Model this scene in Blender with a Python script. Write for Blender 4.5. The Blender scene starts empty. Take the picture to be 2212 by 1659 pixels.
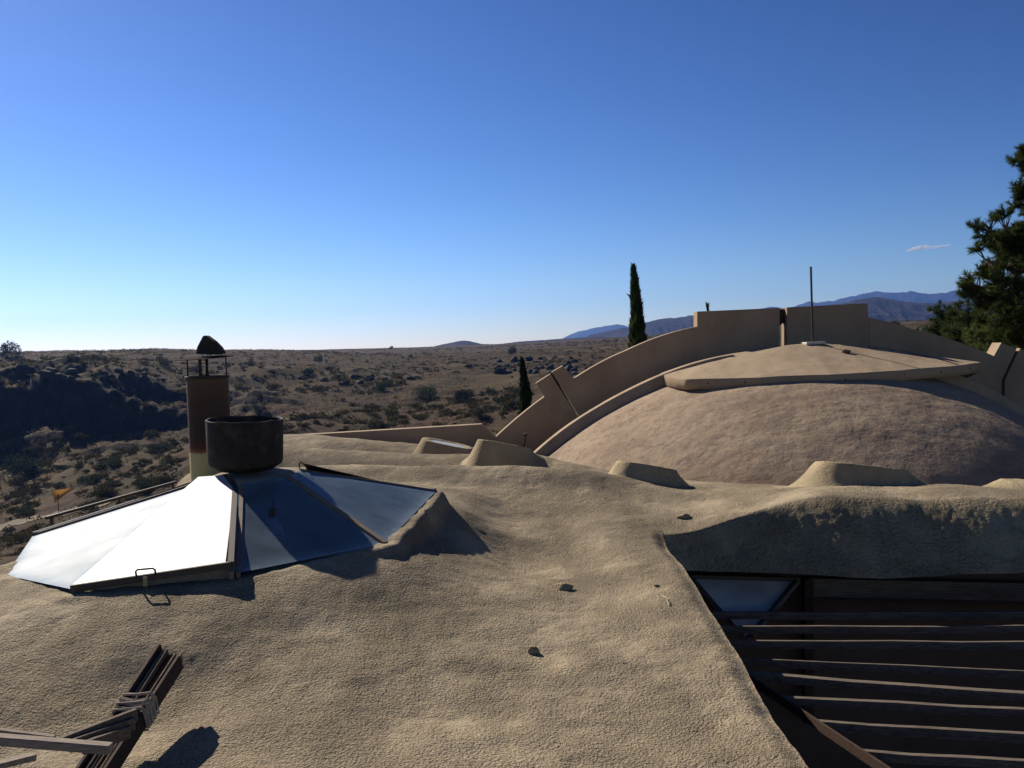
import bpy, bmesh, math, random
import numpy as np
from mathutils import Vector, Matrix, Euler

random.seed(7)
RNG = np.random.RandomState(11)
SC = bpy.context.scene
COL = SC.collection
R = math.radians

# ------------------------------------------------------------------ camera
PITCH, ROLL = R(2.23), R(1.8)
FOC = 1912.0                       # focal length in units of a 2212 px wide picture
_r0, _u0 = np.array([1., 0, 0]), np.array([0, math.sin(PITCH), math.cos(PITCH)])
CF = np.array([0, math.cos(PITCH), -math.sin(PITCH)])
CR = math.cos(ROLL) * _r0 - math.sin(ROLL) * _u0
CU = math.sin(ROLL) * _r0 + math.cos(ROLL) * _u0
cam_data = bpy.data.cameras.new('camera')
cam_data.sensor_width = 36.0
cam_data.lens = 36.0 * FOC / 2212.0
cam_data.clip_start = 0.05
cam_data.clip_end = 30000
cam = bpy.data.objects.new('camera', cam_data)
COL.objects.link(cam)
cam.matrix_world = Matrix(((CR[0], CU[0], -CF[0], 0), (CR[1], CU[1], -CF[1], 0), (CR[2], CU[2], -CF[2], 0), (0, 0, 0, 1)))
SC.camera = cam

# ------------------------------------------------------------------ light
SUN_AZ, SUN_EL = R(-41), R(33.5)     # azimuth from +Y towards +X
SUN = np.array([math.sin(SUN_AZ) * math.cos(SUN_EL), math.cos(SUN_AZ) * math.cos(SUN_EL), math.sin(SUN_EL)])
world = bpy.data.worlds.new('World')
SC.world = world
world.use_nodes = True
wn = world.node_tree
wn.nodes.clear()
w_out = wn.nodes.new('ShaderNodeOutputWorld')
w_bg = wn.nodes.new('ShaderNodeBackground')
w_sky = wn.nodes.new('ShaderNodeTexSky')
w_sky.sky_type = 'NISHITA'
w_sky.sun_disc = False
w_sky.sun_elevation = SUN_EL
w_sky.sun_rotation = SUN_AZ
w_sky.altitude = 1300
w_sky.air_density = 1.0
w_sky.dust_density = 0.35
w_sky.ozone_density = 2.6
w_hsv = wn.nodes.new('ShaderNodeHueSaturation')
w_hsv.inputs['Saturation'].default_value = 1.12
w_bg.inputs['Strength'].default_value = 0.06
w_gam = wn.nodes.new('ShaderNodeGamma')                 # the camera's contrast in the sky
w_gam.inputs['Gamma'].default_value = 1.6
w_mul = wn.nodes.new('ShaderNodeVectorMath'); w_mul.operation = 'MULTIPLY'
w_mul.inputs[1].default_value = (0.330, 0.297, 0.312)
wn.links.new(w_sky.outputs[0], w_hsv.inputs['Color'])
wn.links.new(w_hsv.outputs[0], w_gam.inputs['Color'])
wn.links.new(w_gam.outputs[0], w_mul.inputs[0])
wn.links.new(w_mul.outputs[0], w_bg.inputs[0])
wn.links.new(w_bg.outputs[0], w_out.inputs[0])

sun_data = bpy.data.lights.new('sun', 'SUN')
sun_data.energy = 5.0
sun_data.angle = R(0.53)
sun_data.color = (1.0, 0.93, 0.80)
sun = bpy.data.objects.new('sun', sun_data)
COL.objects.link(sun)
sun.rotation_euler = Vector(-SUN).to_track_quat('-Z', 'Y').to_euler()
sun.location = (-30, 40, 40)

SC.view_settings.view_transform = 'Standard'
SC.view_settings.look = 'None'
SC.view_settings.exposure = 0.6
SC.view_settings.gamma = 1.0
SC.view_settings.use_curve_mapping = False
SC.render.engine = 'CYCLES'
SC.cycles.use_denoising = True
SC.cycles.max_bounces = 8
SC.cycles.transparent_max_bounces = 16
SC.cycles.volume_bounces = 0

# ------------------------------------------------------------------ measuring
def ray(u, v):
    d = CF + CR * ((u - 1106.0) / FOC) + CU * ((829.5 - v) / FOC)
    return d / d[1]

def at(u, v, Y):
    """The point seen at (u, v) that stands Y metres in front of the camera."""
    return ray(u, v) * Y

def proj(p):
    p = np.asarray(p, float)
    z = p @ CF
    return 1106.0 + FOC * (p @ CR) / z, 829.5 - FOC * (p @ CU) / z

def V3(p): return Vector((float(p[0]), float(p[1]), float(p[2])))

# ------------------------------------------------------------------ noise
def _hash(ix, iy, seed):
    h = (ix.astype(np.int64) * 374761393 + iy.astype(np.int64) * 668265263 + seed * 1442695041) & 0xFFFFFFFF
    h = ((h ^ (h >> 13)) * 1274126177) & 0xFFFFFFFF
    return ((h ^ (h >> 16)) & 0xFFFF) / 65535.0

def vnoise(x, y, seed=0):
    x = np.asarray(x, float); y = np.asarray(y, float)
    ix, iy = np.floor(x), np.floor(y)
    fx, fy = x - ix, y - iy
    fx = fx * fx * fx * (fx * (fx * 6 - 15) + 10); fy = fy * fy * fy * (fy * (fy * 6 - 15) + 10)
    a, b = _hash(ix, iy, seed), _hash(ix + 1, iy, seed)
    c, d = _hash(ix, iy + 1, seed), _hash(ix + 1, iy + 1, seed)
    return (a + (b - a) * fx) * (1 - fy) + (c + (d - c) * fx) * fy - 0.5

def fbm(x, y, octaves=4, seed=0, gain=0.5):
    s, a, f = 0.0, 1.0, 1.0
    for o in range(octaves):
        s = s + a * vnoise(x * f + 17.3 * o, y * f - 9.1 * o, seed + o)
        a *= gain; f *= 2.03
    return s

def sstep(a, b, x):
    t = np.clip((x - a) / (b - a), 0, 1)
    return t * t * (3 - 2 * t)

class TPS:
    def __init__(self, pts, vals, smooth=1e-3):
        self.p = np.asarray(pts, float); n = len(pts)
        K = self._k(self.p, self.p) + smooth * np.eye(n)
        P = np.c_[np.ones(n), self.p]
        A = np.block([[K, P], [P.T, np.zeros((3, 3))]])
        w = np.linalg.solve(A, np.r_[np.asarray(vals, float), 0, 0, 0])
        self.w, self.c = w[:n], w[n:]
    @staticmethod
    def _k(a, b):
        d2 = ((a[:, None, :] - b[None, :, :]) ** 2).sum(-1) + 1e-12
        return 0.5 * d2 * np.log(d2)
    def __call__(self, x, y):
        x = np.asarray(x, float); sh = x.shape
        q = np.c_[x.ravel(), np.asarray(y, float).ravel()]
        out = np.empty(len(q))
        for i in range(0, len(q), 40000):
            s = q[i:i + 40000]
            out[i:i + 40000] = self._k(s, self.p) @ self.w + self.c[0] + s @ self.c[1:]
        return out.reshape(sh)

# ------------------------------------------------------------------ object helpers
def link(o, parent=None):
    COL.objects.link(o)
    if parent is not None:
        o.parent = parent
    return o

def tag(o, label=None, cat=None, group=None, kind=None):
    if label: o['label'] = label
    if cat: o['category'] = cat
    if group: o['group'] = group
    if kind: o['kind'] = kind
    return o

def empty(name, loc, label, cat, group=None):
    o = bpy.data.objects.new(name, None)
    o.empty_display_size = 0.2
    o.location = V3(loc)
    link(o)
    return tag(o, label, cat, group)

def mesh_obj(name, verts, faces, mat, parent=None, smooth=False, attrs=None):
    me = bpy.data.meshes.new(name)
    verts = np.asarray(verts, dtype=np.float64)
    if parent is not None:
        verts = verts - np.array(world_loc(parent))
    if isinstance(faces, np.ndarray):
        n, k = faces.shape
        me.vertices.add(len(verts)); me.vertices.foreach_set('co', verts.astype(np.float32).ravel())
        me.loops.add(n * k); me.loops.foreach_set('vertex_index', faces.astype(np.int32).ravel())
        me.polygons.add(n); me.polygons.foreach_set('loop_start', np.arange(0, n * k, k, dtype=np.int32))
        me.polygons.foreach_set('loop_total', np.full(n, k, dtype=np.int32))
        me.update(calc_edges=True); me.validate()
    else:
        me.from_pydata([tuple(v) for v in verts], [], [tuple(f) for f in faces])
        me.validate()
    if smooth:
        me.polygons.foreach_set('use_smooth', np.ones(len(me.polygons), dtype=bool))
    if attrs:
        for k, a in attrs.items():
            at_ = me.attributes.new(k, 'FLOAT', 'POINT'); at_.data.foreach_set('value', np.asarray(a, np.float32))
    if mat: me.materials.append(mat)
    o = bpy.data.objects.new(name, me)
    return link(o, parent)

def world_loc(o):
    p = Vector((0, 0, 0))
    while o is not None:
        p = p + o.location; o = o.parent
    return p

class MB:
    """Collects boxes, prisms, tubes and lathes, given in world coordinates, and links them as one mesh."""
    def __init__(self): self.v, self.f = [], []
    def add(self, vs, fs):
        b = len(self.v)
        self.v += [tuple(map(float, p)) for p in vs]
        self.f += [tuple(b + i for i in q) for q in fs]
        return self
    def beam(self, p, q, w, h, up=(0, 0, 1)):
        p, q, up = np.asarray(p, float), np.asarray(q, float), np.asarray(up, float)
        d = q - p; d /= np.linalg.norm(d)
        s = np.cross(d, up); s /= np.linalg.norm(s)
        n = np.cross(s, d)
        c = [(-1, -1), (1, -1), (1, 1), (-1, 1)]
        vs = [e + s * a * w / 2 + n * b * h / 2 for e in (p, q) for a, b in c]
        return self.add(vs, [(0, 1, 2, 3), (7, 6, 5, 4), (0, 4, 5, 1), (1, 5, 6, 2), (2, 6, 7, 3), (3, 7, 4, 0)])
    def prism(self, poly, off):
        n = len(poly); off = np.asarray(off, float)
        vs = [np.asarray(p, float) for p in poly] + [np.asarray(p, float) + off for p in poly]
        fs = [tuple(range(n)), tuple(range(2 * n - 1, n - 1, -1))] + [(i, i + n, (i + 1) % n + n, (i + 1) % n) for i in range(n)]
        return self.add(vs, fs)
    def tube(self, pts, rad, seg=8, cap=True):
        pts = [np.asarray(p, float) for p in pts]
        rad = [rad] * len(pts) if np.isscalar(rad) else rad
        vs = []; ref = None
        for i, p in enumerate(pts):
            d = pts[min(i + 1, len(pts) - 1)] - pts[max(i - 1, 0)]
            d = d / (np.linalg.norm(d) + 1e-9)
            if ref is None: ref = np.array([0, 0, 1.]) if abs(d[2]) < 0.9 else np.array([1., 0, 0])
            a = np.cross(d, ref); a /= np.linalg.norm(a) + 1e-9
            b = np.cross(a, d); ref = b
            for k in range(seg):
                t = 2 * math.pi * k / seg
                vs.append(p + rad[i] * (a * math.cos(t) + b * math.sin(t)))
        fs = [(i * seg + k, i * seg + (k + 1) % seg, (i + 1) * seg + (k + 1) % seg, (i + 1) * seg + k)
              for i in range(len(pts) - 1) for k in range(seg)]
        if cap:
            fs += [tuple(range(seg - 1, -1, -1)), tuple(range((len(pts) - 1) * seg, len(pts) * seg))]
        return self.add(vs, fs)
    def lathe(self, c, prof, seg=40, tilt=None, warp=None, close=False):
        M = np.eye(3) if tilt is None else np.array(Euler(tilt).to_matrix())
        vs = []
        for r, z in prof:
            for k in range(seg):
                t = 2 * math.pi * k / seg
                rr, zz = (r, z) if warp is None else warp(r, z, t)
                vs.append(np.asarray(c, float) + M @ np.array([rr * math.cos(t), rr * math.sin(t), zz]))
        m = len(prof)
        fs = [(i * seg + k, i * seg + (k + 1) % seg, (i + 1) * seg + (k + 1) % seg, (i + 1) * seg + k)
              for i in range(m - 1) for k in range(seg)]
        if close: fs += [tuple(range(seg - 1, -1, -1)), tuple(range((m - 1) * seg, m * seg))]
        return self.add(vs, fs)
    def build(self, name, mat, parent=None, smooth=False, bevel=0.0):
        o = mesh_obj(name, self.v, self.f, mat, parent)
        bm = bmesh.new(); bm.from_mesh(o.data)
        bmesh.ops.recalc_face_normals(bm, faces=bm.faces)
        if bevel:
            bmesh.ops.bevel(bm, geom=list(bm.edges), offset=bevel, segments=1, affect='EDGES', clamp_overlap=True)
        bm.to_mesh(o.data); bm.free()
        if smooth:
            for p in o.data.polygons: p.use_smooth = True
            o.data.set_sharp_from_angle(angle=R(40))
        return o

def grid_faces(ny, nx, keep=None):
    i = np.arange(ny * nx).reshape(ny, nx)
    f = np.stack([i[:-1, :-1], i[:-1, 1:], i[1:, 1:], i[1:, :-1]], -1)
    return f[keep] if keep is not None else f.reshape(-1, 4)

# ------------------------------------------------------------------ materials
def new_mat(name):
    m = bpy.data.materials.new(name); m.use_nodes = True
    nt = m.node_tree; nt.nodes.clear()
    out = nt.nodes.new('ShaderNodeOutputMaterial')
    return m, nt, out

def N(nt, t, **kw):
    n = nt.nodes.new(t)
    for k, v in kw.items():
        if k in n.inputs.keys(): n.inputs[k].default_value = v
        else: setattr(n, k, v)
    return n

def noise(nt, vec, scale, detail=4.0, rough=0.55):
    n = N(nt, 'ShaderNodeTexNoise', Scale=scale, Detail=detail, Roughness=rough)
    nt.links.new(vec, n.inputs['Vector'])
    return n.outputs['Fac']

def ramp(nt, fac, stops):
    n = nt.nodes.new('ShaderNodeValToRGB')
    e = n.color_ramp.elements
    while len(e) < len(stops): e.new(0.5)
    for el, (p, c) in zip(e, stops):
        el.position = p; el.color = (*c, 1) if len(c) == 3 else c
    nt.links.new(fac, n.inputs[0])
    return n.outputs[0]

def mixc(nt, fac, a, b, mode='MIX'):
    n = nt.nodes.new('ShaderNodeMix'); n.data_type = 'RGBA'; n.blend_type = mode
    for s, x in ((n.inputs[0], fac), (n.inputs[6], a), (n.inputs[7], b)):
        if hasattr(x, 'is_output'): nt.links.new(x, s)
        elif isinstance(x, (int, float)): s.default_value = x
        else: s.default_value = (*x, 1)
    return n.outputs[2]

def mth(nt, op, a, b=None, clamp=False):
    n = nt.nodes.new('ShaderNodeMath'); n.operation = op; n.use_clamp = clamp
    for s, x in zip(n.inputs, (a, b)):
        if x is None: continue
        if hasattr(x, 'is_output'): nt.links.new(x, s)
        else: s.default_value = x
    return n.outputs[0]

def objco(nt): return nt.nodes.new('ShaderNodeTexCoord').outputs['Object']
def worldco(nt): return nt.nodes.new('ShaderNodeNewGeometry').outputs['Position']

def bump(nt, height, dist, strength=1.0, normal=None):
    b = N(nt, 'ShaderNodeBump', Strength=strength, Distance=dist)
    nt.links.new(height, b.inputs['Height'])
    if normal is not None: nt.links.new(normal, b.inputs['Normal'])
    return b.outputs[0]

def principled(nt, out, color, rough=0.8, normal=None, metallic=0.0, spec=0.3):
    p = nt.nodes.new('ShaderNodeBsdfPrincipled')
    for key, x in (('Base Color', color), ('Roughness', rough), ('Metallic', metallic)):
        if hasattr(x, 'is_output'): nt.links.new(x, p.inputs[key])
        elif isinstance(x, tuple): p.inputs[key].default_value = (*x, 1)
        else: p.inputs[key].default_value = x
    p.inputs['Specular IOR Level'].default_value = spec
    if normal is not None: nt.links.new(normal, p.inputs['Normal'])
    nt.links.new(p.outputs[0], out.inputs['Surface'])
    return p

def stucco(name, base, dark, grain=38.0, depth=0.012, lump=6.0, lump_depth=0.02, stain=0.9, patchy=0.35, rough=0.92, spec=0.12):
    m, nt, out = new_mat(name)
    co = worldco(nt)
    g1 = noise(nt, co, grain, 3.0, 0.6)
    vo = N(nt, 'ShaderNodeTexVoronoi', Scale=grain * 1.1); vo.feature = 'SMOOTH_F1'; vo.inputs['Smoothness'].default_value = 0.6
    wp = N(nt, 'ShaderNodeMix'); wp.data_type = 'VECTOR'; wp.inputs[0].default_value = 0.03
    nz = N(nt, 'ShaderNodeTexNoise', Scale=grain * 0.7, Detail=2.0); nt.links.new(co, nz.inputs['Vector'])
    nt.links.new(co, wp.inputs[4]); nt.links.new(nz.outputs['Color'], wp.inputs[5]); nt.links.new(wp.outputs[1], vo.inputs['Vector'])
    g2 = mth(nt, 'SUBTRACT', 1.0, vo.outputs['Distance'])
    lm = noise(nt, co, lump, 3.0, 0.5)
    st = noise(nt, co, stain, 4.0, 0.6)
    ms = N(nt, 'ShaderNodeMapping'); ms.inputs['Scale'].default_value = (1.9, 0.55, 1.0); ms.inputs['Rotation'].default_value = (0, 0, 0.5)
    nt.links.new(co, ms.inputs[0])
    sk_ = noise(nt, ms.outputs[0], stain * 1.3, 6.0, 0.65)
    mod = ramp(nt, noise(nt, co, stain * 1.7, 3.0, 0.5), [(0.36, (0.18,) * 3), (0.64, (1.0,) * 3)])
    c = mixc(nt, ramp(nt, st, [(0.32, (0,) * 3), (0.68, (1,) * 3)]), dark, base)
    c = mixc(nt, patchy, c, ramp(nt, g1, [(0.3, tuple(x * 0.55 for x in dark)), (0.65, base)]))
    c = mixc(nt, ramp(nt, sk_, [(0.36, (0.6,) * 3), (0.54, (0,) * 3)]), c, mixc(nt, 0.5, c, tuple(x * 0.42 for x in dark)))
    h = mth(nt, 'ADD', mth(nt, 'MULTIPLY', g1, 1.3), mth(nt, 'MULTIPLY', g2, 0.15))
    pits = ramp(nt, noise(nt, co, grain * 0.55, 2.0, 0.5), [(0.30, (0,) * 3), (0.42, (1,) * 3)])
    h = mth(nt, 'ADD', h, mth(nt, 'MULTIPLY', pits, 0.35))
    h = mth(nt, 'MULTIPLY', h, mod)
    n1 = bump(nt, lm, lump_depth)
    n2 = bump(nt, h, depth, 1.0, n1)
    principled(nt, out, c, rough, n2, spec=spec)
    return m

M = {}
M['roof'] = stucco('tan foam stucco', (0.45, 0.357, 0.236), (0.20, 0.155, 0.105), 54, 0.05, 6, 0.015, 0.8, 0.5, 0.9, 0.12)
M['rough'] = stucco('coarse stucco', (0.42, 0.33, 0.20), (0.31, 0.24, 0.15), 32, 0.10, 9, 0.012)
M['scoop'] = stucco('smooth tan stucco', (0.43, 0.335, 0.205), (0.33, 0.255, 0.155), 54, 0.03, 9, 0.008, 0.9, 0.4)
M['wall'] = stucco('beige wall stucco', (0.36, 0.265, 0.175), (0.30, 0.215, 0.145), 22, 0.003, 3, 0.004, 0.5, 0.12)

def dome_mat():
    m, nt, out = new_mat('weathered brown concrete')
    co = worldco(nt)
    mp = N(nt, 'ShaderNodeMapping'); mp.inputs['Scale'].default_value = (0.8, 1.4, 2.2)
    nt.links.new(co, mp.inputs[0])
    st = noise(nt, mp.outputs[0], 0.75, 5.0, 0.62)
    sp = noise(nt, co, 9.0, 6.0, 0.7)
    dk = noise(nt, mp.outputs[0], 2.6, 6.0, 0.7)
    c = ramp(nt, st, [(0.28, (0.21, 0.150, 0.105)), (0.5, (0.295, 0.215, 0.15)), (0.75, (0.36, 0.272, 0.187))])
    c = mixc(nt, ramp(nt, sp, [(0.36, (1,) * 3), (0.50, (0,) * 3)]), c, mixc(nt, 0.45, c, (0.13, 0.095, 0.075)))
    c = mixc(nt, ramp(nt, dk, [(0.26, (1,) * 3), (0.38, (0,) * 3)]), c, mixc(nt, 0.5, c, (0.10, 0.075, 0.06)))
    m2 = N(nt, 'ShaderNodeMapping'); m2.inputs['Scale'].default_value = (1.0, 3.0, 5.0); m2.inputs['Rotation'].default_value = (0, 0.25, 0.15)
    nt.links.new(co, m2.inputs[0])
    scr = noise(nt, m2.outputs[0], 2.4, 6.0, 0.72)
    c = mixc(nt, ramp(nt, scr, [(0.30, (0.8,) * 3), (0.40, (0,) * 3)]), c, mixc(nt, 0.6, c, (0.12, 0.09, 0.07)))
    ridge = ramp(nt, scr, [(0.34, (0,) * 3), (0.42, (1,) * 3)])
    n1 = bump(nt, noise(nt, co, 2.6, 4.0, 0.5), 0.05)
    n2 = bump(nt, ridge, 0.010, 0.7, n1)
    n3 = bump(nt, noise(nt, co, 28, 4, 0.65), 0.006, 1.0, n2)
    principled(nt, out, c, 0.92, n3, spec=0.1)
    return m
M['dome'] = dome_mat()
M['cap'] = stucco('pinkish tan concrete', (0.38, 0.285, 0.19), (0.33, 0.24, 0.16), 30, 0.006, 2.5, 0.02, 0.8, 0.2)

def plain(name, color, rough=0.7, var=0.25, scale=8.0, metallic=0.0, bmp=0.0, spec=0.3):
    m, nt, out = new_mat(name)
    co = worldco(nt)
    f = noise(nt, co, scale, 4)
    c = mixc(nt, f, tuple(x * (1 - var) for x in color), tuple(min(1, x * (1 + var)) for x in color))
    n = bump(nt, noise(nt, co, scale * 3, 3), bmp) if bmp else None
    principled(nt, out, c, rough, n, metallic, spec)
    return m
M['cap_steel'] = plain('sooty sheet steel', (0.030, 0.022, 0.018), 0.95, 0.5, 12, spec=0.02)
M['dark_steel'] = plain('dark weathered steel', (0.035, 0.025, 0.02), 0.6, 0.5, 12)
M['frame'] = plain('weathered dark frame', (0.085, 0.06, 0.042), 0.7, 0.4, 15)
M['frame_tan'] = plain('tan weathered bar', (0.20, 0.13, 0.085), 0.7, 0.5, 18)
M['block'] = plain('grey tan mortar', (0.26, 0.20, 0.14), 0.9, 0.3, 12, bmp=0.02)
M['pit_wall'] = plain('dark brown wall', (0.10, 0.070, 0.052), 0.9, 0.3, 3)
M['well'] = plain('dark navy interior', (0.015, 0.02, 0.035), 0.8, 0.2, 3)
M['white'] = plain('white bulb glass', (0.75, 0.75, 0.74), 0.25, 0.03, 3)
M['pale'] = plain('pale concrete', (0.55, 0.5, 0.42), 0.9, 0.1, 6)
M['stone'] = plain('dark grey rock', (0.055, 0.045, 0.036), 0.9, 0.5, 9, bmp=0.05)
M['lava'] = plain('brown stone', (0.16, 0.09, 0.06), 0.9, 0.4, 20, bmp=0.02)
M['rope'] = plain('grey rope', (0.34, 0.28, 0.215), 0.9, 0.3, 60)
M['brass'] = plain('dull brass', (0.30, 0.25, 0.14), 0.5, 0.2, 20, metallic=0.6)
M['twig'] = plain('dry straw', (0.45, 0.36, 0.22), 0.8, 0.2, 20)

def rust_mat(name, a, b, c3):
    m, nt, out = new_mat(name)
    co = worldco(nt)
    f = noise(nt, co, 5.5, 6, 0.65)
    col = ramp(nt, f, [(0.38, a), (0.55, b), (0.72, c3)])
    n = bump(nt, noise(nt, co, 40, 4), 0.004)
    principled(nt, out, col, 0.75, n, 0.0, 0.25)
    return m
M['pot'] = rust_mat('blackened rusty steel', (0.022, 0.017, 0.014), (0.035, 0.025, 0.019), (0.10, 0.06, 0.045))

def flue_mat():
    m, nt, out = new_mat('rusted flue')
    co = worldco(nt)
    sep = N(nt, 'ShaderNodeSeparateXYZ'); nt.links.new(co, sep.inputs[0])
    z0, z1 = at(417, 1038, 10.4)[2], at(412, 812, 10.4)[2]
    t = mth(nt, 'DIVIDE', mth(nt, 'SUBTRACT', sep.outputs['Z'], z0), z1 - z0)
    mp = N(nt, 'ShaderNodeMapping'); mp.inputs['Scale'].default_value = (6, 6, 1.3)
    nt.links.new(co, mp.inputs[0])
    t2 = mth(nt, 'ADD', t, mth(nt, 'MULTIPLY', mth(nt, 'SUBTRACT', noise(nt, mp.outputs[0], 3, 4), 0.5), 0.05))
    c = ramp(nt, t2, [(0.27, (0.72, 0.52, 0.21)), (0.282, (0.36, 0.13, 0.03)), (0.32, (0.13, 0.032, 0.012)), (0.42, (0.06, 0.026, 0.015)), (0.72, (0.075, 0.036, 0.02)), (1.0, (0.13, 0.07, 0.032))])
    c = mixc(nt, mth(nt, 'MULTIPLY', noise(nt, mp.outputs[0], 4, 5), 0.3), c, (0.05, 0.03, 0.02))
    principled(nt, out, c, 0.7, bump(nt, noise(nt, co, 30, 3), 0.003), spec=0.3)
    return m
M['flue'] = flue_mat()

def wood_mat(name, a, b, ang=(0, 0, 0), along='Y'):
    m, nt, out = new_mat(name)
    co = worldco(nt)
    mp = N(nt, 'ShaderNodeMapping')
    mp.inputs['Scale'].default_value = {'X': (1.5, 28, 28), 'Y': (28, 1.5, 28)}[along]
    nt.links.new(co, mp.inputs[0])
    f = noise(nt, mp.outputs[0], 2.2, 6, 0.7)
    g = noise(nt, co, 3.0, 4)
    c = mixc(nt, mth(nt, 'MULTIPLY', g, 0.5), ramp(nt, f, [(0.3, a), (0.6, b)]), a)
    principled(nt, out, c, 0.85, bump(nt, f, 0.006), spec=0.15)
    return m
M['wood'] = wood_mat('weathered grey brown wood', (0.075, 0.05, 0.036), (0.20, 0.15, 0.11))
M['wood_pale'] = wood_mat('sun bleached wood', (0.15, 0.115, 0.09), (0.36, 0.29, 0.235), along='X')
M['wood_dark'] = wood_mat('dark stained wood', (0.03, 0.018, 0.013), (0.085, 0.052, 0.038), along='X')
M['slat'] = wood_mat('grey brown slat wood', (0.060, 0.046, 0.034), (0.21, 0.168, 0.13), along='X')

def glass_mat(name, rough, dust, refl_ior, tint, dustcol):
    m, nt, out = new_mat(name)
    co = worldco(nt)
    tr = N(nt, 'ShaderNodeBsdfTransparent'); tr.inputs[0].default_value = (*tint, 1)
    gl = N(nt, 'ShaderNodeBsdfGlossy'); gl.inputs['Color'].default_value = (0.95, 0.97, 1, 1)
    r = mth(nt, 'ADD', rough, mth(nt, 'MULTIPLY', noise(nt, co, 2.2, 5), 0.08))
    nt.links.new(r, gl.inputs['Roughness'])
    fr = N(nt, 'ShaderNodeFresnel', IOR=refl_ior)
    df = N(nt, 'ShaderNodeBsdfDiffuse'); df.inputs[0].default_value = (*dustcol, 1)
    nt.links.new(bump(nt, noise(nt, co, 5, 4), 0.004), gl.inputs['Normal'])
    mx = N(nt, 'ShaderNodeMixShader'); nt.links.new(fr.outputs[0], mx.inputs[0])
    nt.links.new(tr.outputs[0], mx.inputs[1]); nt.links.new(gl.outputs[0], mx.inputs[2])
    ed = nt.nodes.new('ShaderNodeAttribute'); ed.attribute_name = 'edge_grime'
    mp = N(nt, 'ShaderNodeMapping'); mp.inputs['Scale'].default_value = (1.0, 2.2, 1); mp.inputs['Rotation'].default_value = (0, 0, 0.6)
    nt.links.new(co, mp.inputs[0])
    f = ramp(nt, noise(nt, mp.outputs[0], 1.6, 6, 0.62), [(0.30, (dust * 0.6,) * 3), (0.75, (min(1, dust * 1.5),) * 3)])
    gr = mth(nt, 'MULTIPLY', ed.outputs['Fac'], mth(nt, 'ADD', noise(nt, co, 7, 5), 0.25))
    f2 = mth(nt, 'ADD', f, mth(nt, 'MULTIPLY', gr, 0.5), True)
    m2 = N(nt, 'ShaderNodeMixShader'); nt.links.new(f2, m2.inputs[0])
    nt.links.new(mx.outputs[0], m2.inputs[1]); nt.links.new(df.outputs[0], m2.inputs[2])
    nt.links.new(m2.outputs[0], out.inputs[0])
    return m
M['glass'] = glass_mat('dusty skylight glass', 0.14, 0.27, 1.42, (0.85, 0.9, 1.0), (0.26, 0.33, 0.38))
M['glass_film'] = glass_mat('streaky skylight glass', 0.62, 0.34, 1.26, (0.7, 0.8, 0.95), (0.25, 0.33, 0.44))
M['glass_bright'] = glass_mat('filmed skylight glass', 0.50, 0.15, 3.6, (0.7, 0.78, 0.88), (0.6, 0.62, 0.64))
M['glass_small'] = glass_mat('window glass with painted sky reflection', 0.30, 0.62, 2.2, (0.4, 0.42, 0.45), (0.66, 0.60, 0.50))  # pale diffuse layer stands in for the bright sky's reflection

def sail_mat():
    m, nt, out = new_mat('orange sailcloth')
    a = N(nt, 'ShaderNodeBsdfDiffuse'); a.inputs[0].default_value = (0.62, 0.33, 0.08, 1)
    b = N(nt, 'ShaderNodeBsdfTranslucent'); b.inputs[0].default_value = (0.75, 0.36, 0.07, 1)
    mx = N(nt, 'ShaderNodeMixShader', Fac=0.6)
    nt.links.new(a.outputs[0], mx.inputs[1]); nt.links.new(b.outputs[0], mx.inputs[2])
    nt.links.new(mx.outputs[0], out.inputs[0])
    return m
M['sail'] = sail_mat()

def leaf_mat(name, cols, scale, transl=0.25):
    m, nt, out = new_mat(name)
    oi = nt.nodes.new('ShaderNodeObjectInfo')
    f = noise(nt, worldco(nt), scale, 3)
    f = mth(nt, 'ADD', mth(nt, 'MULTIPLY', f, 0.6), mth(nt, 'MULTIPLY', oi.outputs['Random'], 0.4))
    c = ramp(nt, f, [(0.25, cols[0]), (0.5, cols[1]), (0.75, cols[2])])
    d = N(nt, 'ShaderNodeBsdfDiffuse'); nt.links.new(c, d.inputs[0])
    t = N(nt, 'ShaderNodeBsdfTranslucent'); nt.links.new(c, t.inputs[0])
    mx = N(nt, 'ShaderNodeMixShader', Fac=transl)
    nt.links.new(d.outputs[0], mx.inputs[1]); nt.links.new(t.outputs[0], mx.inputs[2])
    nt.links.new(mx.outputs[0], out.inputs[0])
    return m
M['shrub'] = leaf_mat('grey green desert shrub', [(0.028, 0.027, 0.011), (0.050, 0.046, 0.018), (0.076, 0.065, 0.027)], 0.12)
M['juniper'] = leaf_mat('dark green juniper', [(0.022, 0.032, 0.017), (0.036, 0.048, 0.024), (0.052, 0.062, 0.030)], 0.5)
M['cypress'] = leaf_mat('cypress green', [(0.022, 0.036, 0.013), (0.042, 0.062, 0.020), (0.075, 0.095, 0.030)], 1.2)
M['pine'] = leaf_mat('pine needles', [(0.034, 0.048, 0.015), (0.062, 0.084, 0.026), (0.11, 0.13, 0.042)], 1.0, 0.35)
M['dry_grass'] = leaf_mat('dry grass blades', [(0.075, 0.052, 0.024), (0.118, 0.083, 0.037), (0.16, 0.118, 0.056)], 0.05, 0.3)
M['bark'] = plain('brown bark', (0.07, 0.045, 0.03), 0.9, 0.4, 10, bmp=0.03)
M['basalt'] = plain('black basalt', (0.022, 0.018, 0.016), 0.95, 0.5, 0.6, bmp=0.05)

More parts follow.
